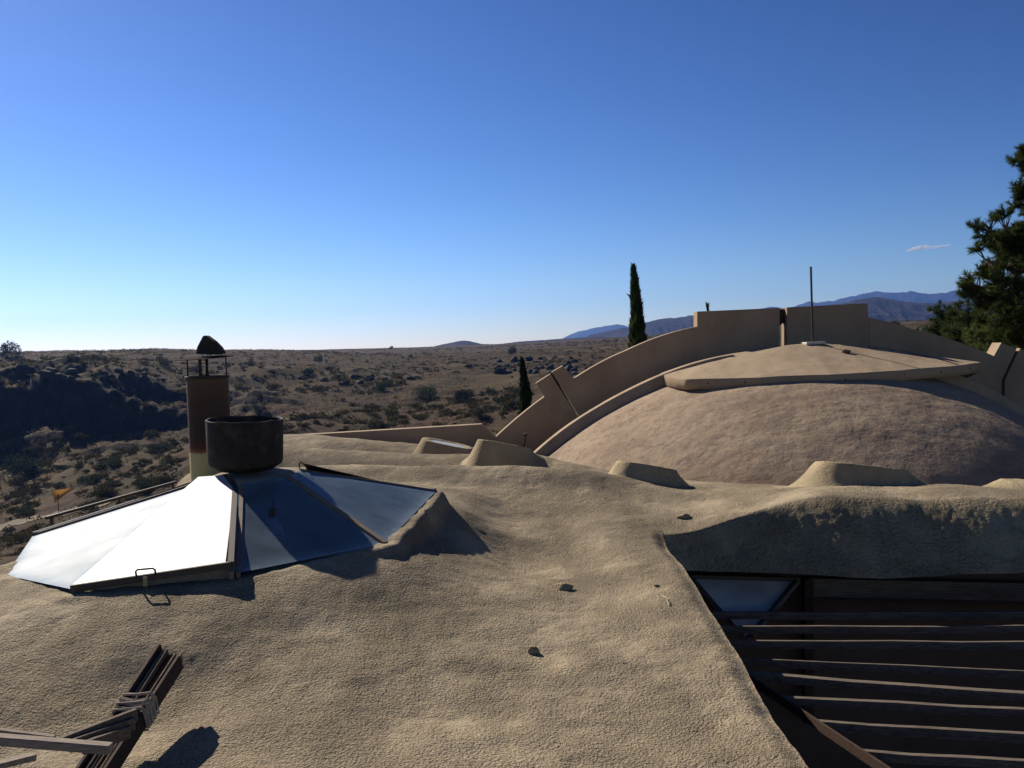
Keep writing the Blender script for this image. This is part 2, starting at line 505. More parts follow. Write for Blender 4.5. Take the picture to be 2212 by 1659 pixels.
def ground_mat():
    m, nt, out = new_mat('desert ground')
    co = worldco(nt)
    geo = nt.nodes.new('ShaderNodeNewGeometry')
    sep = N(nt, 'ShaderNodeSeparateXYZ'); nt.links.new(geo.outputs['True Normal'], sep.inputs[0])
    big = noise(nt, co, 0.012, 5, 0.6)
    mid = noise(nt, co, 0.07, 6, 0.68)
    fin = noise(nt, co, 0.7, 5, 0.7)
    c = ramp(nt, big, [(0.30, (0.062, 0.042, 0.020)), (0.45, (0.068, 0.039, 0.022)), (0.58, (0.099, 0.069, 0.033)), (0.75, (0.080, 0.059, 0.028))])
    c = mixc(nt, ramp(nt, mid, [(0.40, (0.75,) * 3), (0.58, (0,) * 3)]), c, (0.036, 0.028, 0.012))
    c = mixc(nt, ramp(nt, fin, [(0.35, (0.65,) * 3), (0.6, (0,) * 3)]), c, (0.036, 0.026, 0.013))
    rock = ramp(nt, sep.outputs['Z'], [(0.70, (1,) * 3), (0.88, (0,) * 3)])
    rc = ramp(nt, noise(nt, co, 0.25, 6, 0.7), [(0.35, (0.010, 0.008, 0.008)), (0.6, (0.026, 0.020, 0.018)), (0.8, (0.05, 0.036, 0.03))])
    c = mixc(nt, rock, c, rc)
    n1 = bump(nt, mid, 2.0, 0.6)
    n2 = bump(nt, fin, 0.5, 0.8, n1)
    principled(nt, out, c, 0.95, n2, spec=0.05)
    return m
M['ground'] = ground_mat()

def hill_mat(name, a, b, c3, s):
    m, nt, out = new_mat(name)
    co = worldco(nt)
    f = noise(nt, co, s, 7, 0.65)
    c = ramp(nt, f, [(0.33, a), (0.5, b), (0.68, c3)])
    principled(nt, out, c, 0.95, bump(nt, f, 25, 0.8), spec=0.05)
    return m
M['hill'] = hill_mat('brown scrub hills', (0.016, 0.014, 0.012), (0.032, 0.024, 0.019), (0.055, 0.040, 0.030), 0.008)
M['mountain'] = hill_mat('far mountain rock', (0.016, 0.014, 0.014), (0.026, 0.022, 0.022), (0.04, 0.034, 0.03), 0.003)

# ================================================================== TERRAIN
T_PTS = [  # (u, v, distance)
    (-700, 1250, 110), (-700, 1050, 200), (-700, 960, 235), (-700, 830, 260), (-700, 775, 420), (-700, 790, 1200),
    (0, 1250, 108), (0, 1130, 168), (0, 1060, 200), (0, 975, 228), (0, 830, 252), (0, 800, 292), (0, 772, 420),
    (200, 1180, 125), (200, 1100, 163), (200, 1000, 203), (200, 935, 235), (200, 820, 257), (200, 790, 300), (200, 764, 450),
    (380, 1100, 145), (380, 1020, 183), (380, 905, 245), (380, 850, 268), (380, 800, 312), (380, 760, 480),
    (600, 1000, 160), (600, 930, 200), (600, 850, 272), (600, 800, 350), (600, 760, 560),
    (850, 960, 180), (850, 910, 212), (850, 850, 272), (850, 790, 420), (850, 762, 700), (850, 755, 900),
    (1050, 950, 165), (1050, 900, 192), (1050, 830, 282), (1050, 780, 400), (1050, 748, 1000),
    (1250, 900, 170), (1250, 800, 300), (1250, 770, 400), (1250, 734, 1100),
    (1400, 850, 190), (1400, 760, 400), (1400, 728, 900), (1700, 850, 160), (1700, 745, 350), (1700, 702, 900),
    (1950, 760, 200), (1950, 715, 420), (1950, 694, 900), (2150, 760, 150), (2150, 715, 350), (2150, 688, 900), (2800, 740, 200), (2800, 670, 900),
]
_tp = [at(*p) for p in T_PTS]
_tp += [np.array([a * y, y, z]) for a, y, z in [(-2, 12, -8.), (-.6, 12, -8.5), (0, 12, -8.), (.6, 12, -7.), (2, 12, -6.), (-2, 40, -14.), (-.6, 40, -16.), (0, 40, -13.), (.5, 40, -9.), (2, 40, -6.),
        (-2, 75, -24.), (-.55, 75, -25.), (-.25, 75, -22), (0, 80, -17.), (.5, 90, -10.), (2, 100, 0.), (-2.5, 220, -20), (-2.5, 300, 0), (2.5, 300, 14), (2.5, 900, 25), (-2.5, 900, 6)]]
_tp = np.array(_tp)
T_TPS = TPS(np.c_[_tp[:, 0] / _tp[:, 1] * 1.5, np.log(_tp[:, 1])], _tp[:, 2], 2e-4)

def terrain_z(x, y, rough=True):
    x = np.asarray(x, float); y = np.asarray(y, float)
    yr = 241 + 9 * fbm(x / 26, x * 0, 3, 25)
    dd = y - yr
    wx = (1 - sstep(-100, -72, x)) * (np.abs(dd) < 14)
    yy = np.clip(y + (14 * np.tanh(dd / 2.2) - dd) * wx, 12, 1150)
    z = T_TPS(np.clip(x / yy, -2.5, 2.5) * 1.5, np.log(yy))
    z = z - np.clip(y - 1150, 0, None) * 0.012                   # the mesa falls away beyond its rim
    if rough:
        k = np.clip((y - 60) / 120, 0, 1)
        far = 1 - np.clip((y - 420) / 300, 0, 0.85)
        z = z + k * far * (fbm(x / 42, y / 42, 4, 3) * 4.0 + np.abs(fbm(x / 11, y / 11, 3, 9)) * 1.1)
        # craggy basalt rim on the left
        rim = np.exp(-((y - (250 + 14 * fbm(x / 30, y / 90, 3, 5))) / 26.) ** 2) * (1 - sstep(-95, -45, x + 0 * y))
        z = z + rim * (np.abs(fbm(x / 5, y / 9, 4, 21)) * 3.5 - .6)
        z = z + rim * 2.5 * np.round(fbm(x / 18, y / 12, 2, 22) * 2.0)
    return z

T_A = np.r_[np.linspace(-2.5, -0.72, 40)[:-1], np.linspace(-0.72, 0.72, 420), np.linspace(0.72, 2.5, 40)[1:]]
T_Y = np.r_[np.exp(np.linspace(math.log(12), math.log(90), 70))[:-1], np.exp(np.linspace(math.log(90), math.log(460), 330))[:-1], np.exp(np.linspace(math.log(460), math.log(7500), 130))]
TA, TY = np.meshgrid(T_A, T_Y)
TX = TA * TY
TZ = terrain_z(TX, TY)
gv = np.stack([TX, TY, TZ], -1).reshape(-1, 3)
gf = grid_faces(len(T_Y), len(T_A))
nb = len(gv)                                                     # the sheet goes on beneath and behind the building
near = gv[:len(T_A)]
back = near * np.array([1, 0, 0]) + np.array([0, -300, -8.])
back[:, 0] = near[:, 0] * 12
gv = np.r_[gv, back]
i0 = np.arange(len(T_A) - 1)
gf = np.r_[gf, np.stack([nb + i0, nb + i0 + 1, i0 + 1, i0], -1)]
ground = mesh_obj('ground', gv, gf, M['ground'], smooth=True)
tag(ground, kind='structure', label='dry grassy mesa and canyon slope with a dark basalt cliff')

_lY = np.exp(np.linspace(math.log(60), math.log(1150), 900))
def terrain_hit(u, v):
    d = ray(u, v)
    z = terrain_z(d[0] * _lY, _lY)
    hit = np.nonzero(z > d[2] * _lY)[0]
    if not len(hit): return None
    Y = _lY[hit[0]]
    return np.array([d[0] * Y, Y, z[hit[0]]])

# hills and mountains: ridges with depth
def ridge(name, outline, Y, depth, mat, label, rough=0.12, base=-40, seed=1, nx=420):
    P = np.array([at(u, v, Y) for u, v in outline])
    xs = np.linspace(P[0, 0], P[-1, 0], nx)
    h = np.interp(xs, P[:, 0], P[:, 2])
    ts = np.linspace(-1, 1, 81)
    X, Tt = np.meshgrid(xs, ts)
    Yg = Y + Tt * depth
    H = np.tile(h, (len(ts), 1)) - base
    s = depth * 0.16
    spur = np.abs(fbm(X / s, Yg / (s * 2.5), 5, seed)) * 2
    prof = np.clip(1 - np.abs(Tt) ** 1.25, 0, 1)
    Z = base + H * (prof * (1 - 0.42 * spur * (1 - prof)) ) + H * rough * fbm(X / (s * .4), Yg / (s * .4), 4, seed + 3) * prof * 0.25
    X = X + (Yg - Y) * 0
    o = mesh_obj(name, np.stack([X, Yg, Z], -1).reshape(-1, 3), grid_faces(len(ts), nx), mat, smooth=True)
    return tag(o, label, kind='structure')

ridge('mountain', [(1195, 745), (1222, 727), (1250, 716), (1285, 708), (1310, 704), (1322, 702), (1333, 700), (1345, 701), (1360, 706), (1385, 712), (1430, 722), (1480, 735)], 9000, 800, M['mountain'],
      'far blue mountain peak to the left of the tall cypress', seed=5)
ridge('mountain', [(1560, 720), (1640, 668), (1665, 662), (1690, 665), (1720, 661), (1745, 652), (1765, 654), (1800, 649), (1845, 640), (1870, 632), (1893, 628), (1912, 631), (1935, 633), (1965, 629), (1995, 634), (2030, 633), (2060, 629), (2090, 632), (2130, 630), (2200, 626), (2300, 632), (2450, 650), (2600, 700)], 9000, 900, M['mountain'],
      'long far blue mountain range behind the arched wall', seed=8)
ridge('hill', [(1250, 738), (1275, 724), (1310, 716), (1340, 709), (1360, 708), (1390, 698), (1420, 691), (1450, 687), (1490, 682), (1520, 680), (1580, 676), (1650, 676), (1720, 690), (1800, 720)], 3600, 420, M['hill'],
      'dark scrub covered hill between the tall cypress and the arched wall', seed=12, base=-20)
ridge('hill', [(1640, 710), (1720, 680), (1790, 660), (1840, 650), (1880, 643), (1900, 643), (1930, 648), (1975, 653), (2020, 655), (2060, 651), (2100, 648), (2140, 652), (2230, 660), (2350, 690)], 3300, 420, M['hill'],
      'brown rolling hill in front of the long blue mountain range', seed=15, base=-20)
ridge('hill', [(920, 752), (955, 744), (985, 738), (1000, 736), (1015, 737), (1040, 743), (1070, 744), (1120, 738), (1180, 734), (1240, 730), (1300, 728), (1400, 735)], 2400, 160, M['hill'],
      'small low dark hill on the horizon above the dry grass plain', seed=19, base=-10)

# ================================================================== ROOF
SKY_BASE = [at(74, 1162, 8.9), at(16, 1249, 7.75), at(154, 1279, 7.1), at(500, 1247, 7.3), at(832, 1181, 8.15), at(941, 1067, 10.0),
            np.array([-1.95, 11.0, -1.74]), np.array([-3.3, 11.3, -1.70]), np.array([-4.4, 10.2, -1.66])]
TIP_A, TIP_C, TIP_D = at(432, 1049, 9.0), at(618, 1034, 9.0), at(647, 1022, 9.4)

def plane_hit(a, b, c, u, v):
    n = np.cross(b - a, c - a); d = ray(u, v)
    return d * (n @ a) / (n @ d)
SKY_BASE[1] = plane_hit(SKY_BASE[0], SKY_BASE[2], TIP_A, 16, 1249)

R_PTS = [  # (u, v, distance)
    (0, 1659, 5.35), (550, 1659, 5.15), (1106, 1659, 5.15), (1750, 1659, 5.0),
    (0, 1500, 6.0), (300, 1500, 5.95), (550, 1500, 5.95), (1106, 1500, 6.0), (1635, 1480, 6.1),
    (0, 1350, 6.72), (400, 1380, 6.5), (700, 1350, 6.75), (1106, 1350, 7.15), (1500, 1350, 7.1),
    (1490, 1250, 8.2), (1430, 1163, 9.7), (155, 1310, 6.95), (490, 1285, 7.1), (700, 1245, 7.48), (850, 1208, 8.0), (1000, 1112, 9.95), (0, 1275, 7.55),
    (20, 1180, 8.6), (1106, 1200, 9.4), (1300, 1150, 9.8), (1106, 1130, 10.4), (1106, 1085, 10.92), (1120, 1057, 11.25), (1230, 1100, 10.7), (1250, 1058, 11.3), (1000, 1058, 11.0), (1380, 1045, 11.8),
    (1450, 1128, 10.2), (1560, 1078, 10.9), (1610, 1048, 11.9), (1620, 1108, 9.95), (1770, 1067, 9.95), (2000, 1067, 9.95), (2230, 1073, 9.95),
    (1780, 1049, 10.9), (2050, 1047, 10.9), (2250, 1055, 10.9), (1480, 1050, 12.1), (1800, 1056, 12.4), (2200, 1056, 12.4),
    (700, 1035, 12.0), (900, 1037, 12.0), (1100, 1030, 12.4), (640, 990, 14.4), (900, 1003, 14.4), (1150, 1008, 14.0), (620, 950, 17.3), (800, 958, 17.3), (1000, 977, 17.0), (1130, 990, 16.2),
    (412, 985, 14.0), (372, 1015, 13.2), (500, 960, 16.5),
]
_rp = [at(*p) for p in R_PTS] + [np.array(p) for p in [(-6.5, 5, -2.45), (-4, 3, -2.8), (-2, 3, -2.8), (0, 3, -2.8), (1.65, 3, -2.7), (-3.5, 11.8, -1.75), (-4.6, 11, -1.75), (-6.5, 8, -2.2),
                                                 (-5.8, 17.5, -1.9), (5, 14.5, -2.3), (8.5, 12, -2.0), (9.5, 10, -1.9), (8.5, 17, -2.4), (3, 17.5, -2.3)]]
_rp = np.array(_rp)
R_TPS = TPS(_rp[:, :2], _rp[:, 2], 2e-3)
R_EDGE = np.array([(-9, 6.9), (-6.6, 7.7), (-5.35, 8.45), (-4.95, 9.2), (-4.75, 10.3), (-4.9, 11.6), (-5.25, 12.6), (-5.45, 13.4), (-5.5, 14.5), (-5.7, 16), (-5.8, 18.5)])

def poly_sd(x, y, poly, vals=None, closed=True):
    """Signed distance to a polygon (negative inside) and the value carried along its nearest edge."""
    best = np.full(x.shape, 1e9); val = np.zeros(x.shape); inside = np.zeros(x.shape, bool)
    n = len(poly)
    for i in range(n if closed else n - 1):
        a, b = poly[i][:2], poly[(i + 1) % n][:2]
        e = b - a
        t = np.clip(((x - a[0]) * e[0] + (y - a[1]) * e[1]) / (e @ e), 0, 1)
        d = np.hypot(x - a[0] - t * e[0], y - a[1] - t * e[1])
        m = d < best
        best = np.where(m, d, best)
        if vals is not None: val = np.where(m, vals[i] * (1 - t) + vals[(i + 1) % n] * t, val)
        if closed:
            c = ((a[1] > y) != (b[1] > y)) & (x < (b[0] - a[0]) * (y - a[1]) / (b[1] - a[1] + 1e-12) + a[0])
            inside ^= c
    return (np.where(inside, -best, best) if closed else best), val

SKY2 = [np.array(p[:2]) for p in SKY_BASE]
SKY_LIFT = [.036, .036, -.01, -.02, .04, .03, -.02, -.02, -.02]

def edge_side(x, y):
    """Positive where a point lies beyond the roof's left edge."""
    d, _ = poly_sd(x, y, R_EDGE, closed=False)
    ex = np.interp(y, R_EDGE[:, 1], R_EDGE[:, 0])
    out = (x < ex) & (y > 6.9)
    return np.where(out, d, -d)

def roof_z(x, y, fine=True):
    z = R_TPS(x, y)
    sd, ez = poly_sd(x, y, SKY2, [p[2] + l for p, l in zip(SKY_BASE, SKY_LIFT)])
    # ribs of the vaults that run off to the left
    wv = (0.20 - .08 * sstep(15.2, 16.8, y)) * np.cos((y + 0.12 * np.sin(x * 1.3) + 0.10 * (x + 2) - 12.0) * 2 * math.pi / 2.35)
    k = sstep(10.9, 11.9, y) * (1 - sstep(0.2, 1.7, x - (14 - y) * .25)) * sstep(-5.4, -4.6, x)
    z = z + (wv - 0.01) * k
    if fine:
        z = z + fbm(x / 2.3, y / 1.5, 3, 35) * (0.11 + .07 * (1 - sstep(6.8, 8.3, y))) * (1 - .65 * sstep(9.8, 11.3, y)) * sstep(.2, 1.3, sd) + fbm(x / 0.42, y / 0.34, 3, 37) * 0.020
        z = z + (fbm(x / 0.085, y / 0.075, 2, 41)) * 0.007
    z = z + 0.03 * np.exp(-((np.clip(sd, 0, 9) - .22) / .35) ** 2)
    w = 1 - sstep(0.075, 0.19, sd + 0.05 * fbm(x / .5, y / .5, 2, 44))
    z = z * (1 - w) + (ez + 0.012 * fbm(x / .12, y / .12, 2, 46)) * w
    es = edge_side(x, y)
    z = z - 1.6 * np.clip(es + 0.75, 0, 0.75) ** 2 - 6.0 * np.clip(es, 0, 0.45)
    return z

PIT_X, PIT_Y = 1.65, 9.85
bld = empty('vaulted_building', (0, 12, -8), 'tan stucco building with a rippled hand shaped roof in front of the dome', 'building')

def roof_mesh():
    xs = np.r_[np.arange(-8.2, -5.4, 0.07), np.arange(-5.4, PIT_X - 0.001, 0.0275), PIT_X]
    ys = np.r_[np.arange(2.4, 12.0, 0.0275), np.arange(12.0, 17.86, 0.05)]
    X, Y = np.meshgrid(xs, ys)
    Z = roof_z(X, Y)
    k = sstep(PIT_X - 0.22, PIT_X, X) * (1 - sstep(PIT_Y - 0.1, PIT_Y + 0.3, Y))
    Z = Z - 0.07 * k ** 2
    cx, cy = (X[:-1, :-1] + X[1:, 1:]) / 2, (Y[:-1, :-1] + Y[1:, 1:]) / 2
    sd, _ = poly_sd(cx, cy, SKY2)
    keep = sd > np.where(cy < 10.3, -0.10, -0.015)
    v1 = np.stack([X, Y, Z], -1).reshape(-1, 3); f1 = grid_faces(len(ys), len(xs), keep)
    # right of the pit's edge: the rough face over the pit, then the hump's top
    xs2 = np.r_[np.arange(PIT_X, 6.6, 0.022), np.arange(6.6, 10.2, 0.06)]
    ys2 = np.r_[np.arange(PIT_Y, 12.4, 0.04), np.arange(12.4, 17.86, 0.07)]
    X2, Y2 = np.meshgrid(xs2, ys2)
    Z2 = roof_z(X2, Y2)
    top = Z2[0]
    nf = 56
    t = np.linspace(0, 1, nf)[:-1][:, None]
    wob = fbm(xs2 / .8, xs2 * 0, 3, 51)
    bot = -2.50 + 0.02 * wob + (xs2 - PIT_X) * 0.004
    Yf = PIT_Y - 1.10 * (top - bot) * (1 - t) ** 0.8 * (0.40 + 0.60 * sstep(0.5, 2.4, xs2 - PIT_X))
    Zf = bot + (top - bot) * (t ** 0.95)
    Xf = np.tile(xs2, (nf - 1, 1))
    Yf = Yf + fbm(Xf / .16, Zf / .14, 3, 55) * 0.006 + fbm(Xf / .055, Zf / .05, 2, 56) * 0.012 * sstep(0, .25, 1 - t) + fbm(Xf / .7, Zf / .5, 2, 58) * 0.02
    Xa, Ya, Za = np.r_[Xf, X2], np.r_[Yf, Y2], np.r_[Zf, Z2]
    v2 = np.stack([Xa, Ya, Za], -1).reshape(-1, 3)
    f2 = grid_faces(len(Xa), len(xs2)) + len(v1)
    # wall of the pit below the roof's right edge, and the outer wall on the left
    j = np.nonzero(ys <= PIT_Y + 0.2)[0]
    e0 = np.stack([np.full(len(j), PIT_X), ys[j], Z[j, -1]], -1)
    rows = []
    for q, (dx, dz) in enumerate([(0, 0), (.012, -.05), (.0, -.16), (-.03, -.30), (-.05, -4.0)]):
        e = e0 + np.array([dx, 0, dz]); e[:, 0] += 0.012 * fbm(ys[j] / .1, ys[j] * 0 + q, 2, 61)
        rows.append(e if q else e0)
    v3 = np.array(rows).reshape(-1, 3)
    f3 = grid_faces(len(rows), len(j)) + len(v1) + len(v2)
    v = np.r_[v1, v2, v3]; f = np.r_[f1, f2, f3]
    o = mesh_obj('roof', v, f, M['roof'], bld, smooth=True)
    o.data.materials.append(M['rough'])
    mi = np.zeros(len(f), np.int32)
    a0 = len(f1); nfr = (nf - 3) * (len(xs2) - 1)
    mi[a0:a0 + nfr] = 1
    o.data.polygons.foreach_set('material_index', mi)
    return o
roof_mesh()

# the building's outer walls below the roof
b = MB()
edge = [np.array([x + 0.25, y, -2.3]) for x, y in R_EDGE[1:]]
ring = edge + [np.array([-5.5, 17.9, -2.3])]
for p, q in zip(edge[:-1], edge[1:]):
    b.add([p, q, q + np.array([0, 0, -9]), p + np.array([0, 0, -9])], [(0, 1, 2, 3)])
b.build('outer_wall', M['roof'], bld)

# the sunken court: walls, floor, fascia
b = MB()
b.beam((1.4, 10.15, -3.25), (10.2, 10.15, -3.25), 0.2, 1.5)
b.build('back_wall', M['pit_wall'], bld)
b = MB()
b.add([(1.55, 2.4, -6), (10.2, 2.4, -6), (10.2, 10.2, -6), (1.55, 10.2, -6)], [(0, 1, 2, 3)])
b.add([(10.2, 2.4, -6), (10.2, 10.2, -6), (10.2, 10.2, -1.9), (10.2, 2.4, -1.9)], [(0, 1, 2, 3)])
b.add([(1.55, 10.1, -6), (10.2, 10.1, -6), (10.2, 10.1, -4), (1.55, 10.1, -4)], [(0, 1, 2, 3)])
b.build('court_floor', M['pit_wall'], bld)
b = MB(); p, q = at(1745, 1252, 9.9), at(2260, 1263, 9.9)
b.beam(p + np.array([0, 0, -.08]), q + np.array([0, 0, -.08]), 0.09, 0.20)
b.build('fascia_board', M['slat'], bld)
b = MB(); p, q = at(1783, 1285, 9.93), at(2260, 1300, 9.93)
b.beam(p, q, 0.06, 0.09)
b.build('gap_shade_strip', M['dark_steel'], bld)  # dark strip standing in for the shaded gap below the fascia

# triangular window in the court
wy = 9.78
win_pts = [at(1492, 1246, wy), at(1724, 1252, wy), at(1612, 1385, 9.15)]
b = MB()
for i in range(3):
    b.beam(win_pts[i], win_pts[(i + 1) % 3], 0.05, 0.05, up=(0, 1, 0.01))
wf = b.build('window', M['frame'], bld)
b = MB(); b.prism([p + np.array([0, .012, 0.01]) for p in win_pts], (0, 0.008, 0.004))
b.build('pane', M['glass_small'], wf)
b = MB(); b.beam(at(1722, 1258, 9.66), at(1625, 1375, 9.12), 0.035, 0.05, up=(0, 1, 0.01))
b.build('glazing_strip', M['slat'], wf)
b = MB()
b.beam(at(1745, 1250, 9.9), at(1745, 1560, 9.9), 0.10, 0.10, up=(0, 1, 0.01))
b.build('post', M['wood_dark'], bld)

# ------------------------------------------------------------------ light scoops
def scoop_mesh(c, sx, sy, h, seed, tilt=.14):
    """A stucco mound with a straight slanting mouth: steep left shoulder, top falling to the right."""
    nr, ns = 30, 64
    vs = []
    for i in range(nr):
        t = i / (nr - 1)
        for k in range(ns):
            a = 2 * math.pi * k / ns
            ca, sa = math.cos(a), math.sin(a)
            # superellipse outline
            q = (abs(ca) ** 2.6 + abs(sa) ** 2.6) ** (-1 / 2.6)
            left = max(0.0, -ca)
            if t < 0.55:
                e = t / 0.55                                     # the skirt: a wide flare on the left, near upright elsewhere
                rr = 1.0 + (0.16 + 0.55 * left ** 1.5 + 0.22 * max(0, ca) ** 3) * (1 - e) ** 1.7 - 0.10 * e
                up = (1 - left) * e ** 0.8 + left * sstep(0, 1, e)
            else:
                e = (t - 0.55) / 0.45
                rr = 0.90 * (1 - e)
                up = 1.0 + 0.02 * sstep(0, .15, e) - 0.10 * sstep(0.15, 0.45, e)
            x = rr * q * ca * sx
            y = rr * q * sa * sy
            hh = h * (0.85 - 0.28 * np.clip(x / sx, -1.0, 1.0))
            vs.append((c[0] + x, c[1] + y, up * hh))
    v = np.array(vs)
    base = roof_z(v[:, 0], v[:, 1], False); b0 = float(roof_z(np.array([c[0]]), np.array([c[1]]), False)[0])
    upk = np.repeat(np.linspace(0, 1, nr), ns); upk = np.clip(upk / .5, 0, 1)
    base = base * (1 - upk) + b0 * upk
    v[:, 2] += base - tilt * (v[:, 1] - c[1]) / sy * h * upk - 0.03 + 0.006 * fbm(v[:, 0] / .07, v[:, 1] / .07, 2, seed)
    fs = [(i * ns + k, i * ns + (k + 1) % ns, (i + 1) * ns + (k + 1) % ns, (i + 1) * ns + k) for i in range(nr - 1) for k in range(ns)]
    return v, fs

SCOOPS = [((968, 975, 15.9), 0.50, .40, .44, 'light scoop with a bluish glass top, farthest of the row by the low wall'),
          ((1092, 1003, 13.8), 0.46, .38, .36, 'light scoop standing at the foot of the curved rib beside the dome'),
          ((1398, 1030, 12.15), .44, .36, .31, 'light scoop standing alone in front of the middle of the dome base'),
          ((1862, 1035, 11.3), .62, .40, .32, 'widest light scoop, on top of the hump above the sunken court'),
          ((2250, 1062, 10.9), 50e-2, .40, .13, 'light scoop cut off by the picture edge beyond the hump')]
for i, (p, sx, sy, h, lab) in enumerate(SCOOPS):
    c = at(*p)
    root = empty('light_scoop', (c[0], c[1], float(roof_z(np.array([c[0]]), np.array([c[1]]), False)[0])), lab, 'light scoop', 'stucco light scoops along the roof')
    v, fs = scoop_mesh(c, sx, sy, h, 70 + i, .0 if i == 0 else .16)
    mesh_obj('mound', v, fs, M['scoop'], root, smooth=True)
    # glass let into the slanting top
    ns = 36; gl = []
    for k in range(ns):
        a = 2 * math.pi * k / ns
        x, y = 0.66 * sx * math.cos(a), 0.66 * sy * math.sin(a)
        gl.append(np.array([c[0] + x, c[1] + y, h * 0.955 * (0.85 - 0.28 * x / sx)]))
    if i == 4: continue
    gl = np.array(gl); gl[:, 2] += float(roof_z(np.array([c[0]]), np.array([c[1]]), False)[0]) - 0.03 - (.0 if i == 0 else .16) * (gl[:, 1] - c[1]) / sy * h
    b = MB(); b.prism(list(gl), (0, 0, -0.02)); b.build('glass_lid', M['glass_bright'], root)

# ================================================================== SKYLIGHT
B0, B1, B2, B3, B4, B5 = SKY_BASE[:6]
apex_c = (TIP_A + TIP_C) / 2 + np.array([0, 0.35, 0.02])
sk = empty('skylight', (-2.8, 9.3, -1.85), 'large faceted glass skylight set into the tan roof under the black drum', 'skylight')

def pane(pts, mat, lift=0.03, thick=0.008, name='glass_pane'):
    """A flat pane, finely divided so that grime can gather along its border."""
    pts = [np.asarray(p, float) for p in pts]
    n = np.cross(pts[1] - pts[0], pts[2] - pts[0]); n /= np.linalg.norm(n)
    if n[2] < 0: n = -n
    c = sum(pts) / len(pts)
    e1 = pts[1] - pts[0]; e1 /= np.linalg.norm(e1); e2 = np.cross(n, e1)
    L = [((p - c) @ e1, (p - c) @ e2) for p in pts]
    bm = bmesh.new()
    rings = []
    for s in (1.0, 0.97, 0.93, 0.86, 0.76, 0.6, 0.35):
        ring = []
        for i in range(len(L)):
            for t in np.linspace(0, 1, 9)[:-1]:
                x = (L[i][0] * (1 - t) + L[(i + 1) % len(L)][0] * t) * s
                y = (L[i][1] * (1 - t) + L[(i + 1) % len(L)][1] * t) * s
                ring.append((x, y))
        rings.append(ring)
    vs, gr, fs = [], [], []
    m = len(rings[0])
    for ri, ring in enumerate(rings):
        for x, y in ring:
            vs.append(c + e1 * x + e2 * y + n * lift); gr.append([1, .85, .6, .25, .05, 0, 0][ri])
    for ri in range(len(rings) - 1):
        for k in range(m):
            fs.append((ri * m + k, ri * m + (k + 1) % m, (ri + 1) * m + (k + 1) % m, (ri + 1) * m + k))
    fs.append(tuple((len(rings) - 1) * m + k for k in range(m)))
    o = mesh_obj(name, vs, fs, mat, sk, attrs={'edge_grime': gr})
    return o

pane([B0, B1, B2, TIP_A], M['glass_film'])
tipB1, tipB2 = plane_hit(B2, B3, TIP_A, 486, 1050), plane_hit(B2, B3, TIP_A, 509, 1082)
HL = np.array([0, 0, .075])
hatch = pane([B2, B3 + (B2 - B3) * 0.03 + HL, tipB2 + HL, tipB1 + HL * .9, TIP_A], M['glass_bright'], lift=0.06, name='hatch_pane')
c1 = plane_hit(B3, B4, TIP_C, 516, 1052)
pane([B3, B4, TIP_C, c1], M['glass'])
pane([B4, B5, TIP_D, TIP_C], M['glass'])
tr = [np.array([-2.3, 9.75, TIP_D[2]]), np.array([-2.9, 9.85, TIP_D[2] - .01]), np.array([-3.25, 9.4, TIP_A[2]])]
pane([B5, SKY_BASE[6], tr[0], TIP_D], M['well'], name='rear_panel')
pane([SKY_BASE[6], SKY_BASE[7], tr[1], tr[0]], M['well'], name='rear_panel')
pane([SKY_BASE[7], SKY_BASE[8], tr[2], tr[1]], M['glass'])
pane([SKY_BASE[8], B0, TIP_A, tr[2]], M['glass'])

up = np.array([0, 0, 1.])
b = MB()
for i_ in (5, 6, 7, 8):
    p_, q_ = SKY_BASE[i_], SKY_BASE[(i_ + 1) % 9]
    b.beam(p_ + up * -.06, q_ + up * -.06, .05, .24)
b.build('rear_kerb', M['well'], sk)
def bar(p, q, w, h, mat, lift=0.0, name='glazing_bar'):
    b = MB(); b.beam(np.asarray(p) + up * lift, np.asarray(q) + up * lift, w, h)
    return b.build(name, mat, sk)
bar(B0, TIP_A, 0.055, 0.05, M['frame'], 0.02)
bar(B4, TIP_C, 0.05, 0.045, M['frame_tan'], 0.025)
bar(B5, TIP_D, 0.06, 0.06, M['frame'], 0.02)
bar(SKY_BASE[6], tr[0], 0.05, 0.05, M['frame'], 0.02)
bar(SKY_BASE[7], tr[1], 0.05, 0.05, M['frame'], 0.02)
bar(SKY_BASE[8], tr[2], 0.05, 0.05, M['frame'], 0.02)
bar(B2 * 0.999 + TIP_A * 0.001, TIP_A, 0.012, 0.03, M['frame'], 0.018)
# the hatch: frame members, handle, padlock hasp, hinge plate
bar(B2 + up * .03, B3 + up * .03 + HL, 0.045, 0.055, M['frame'], 0.0, 'hatch_frame')
bar(B3 - up * .03 + HL * .5, tipB2 - up * .03 + HL * .5, 0.042, 0.08, M['block'], 0.0, 'hatch_kerb')
bar(B3 + up * .03 + HL, tipB2 + up * .03 + HL, 0.05, 0.06, M['frame'], 0.0, 'hatch_frame')
bar(B3 + np.array([.055, .01, .02]), c1 + np.array([.03, 0, .02]), 0.035, 0.05, M['frame_tan'], -0.01)
bar(tipB2 + up * .03 + HL, tipB1 + up * .03 + HL, 0.035, 0.04, M['frame'], 0.0, 'hatch_frame')
hd = (B3 - B2) / np.linalg.norm(B3 - B2)
hc = B2 + (B3 - B2) * 0.47 + up * 0.075 + HL * .47 + np.array([0, -.02, 0])
hn = np.array([hd[1], -hd[0], 0.15])
b = MB(); b.tube([hc - hd * .075 - up * .03, hc - hd * .075 + hn * .02 + up * .015, hc - hd * .06 + hn * .03 + up * .03, hc + hd * .06 + hn * .03 + up * .03, hc + hd * .075 + hn * .02 + up * .015, hc + hd * .075 - up * .03], 0.0085, 8)
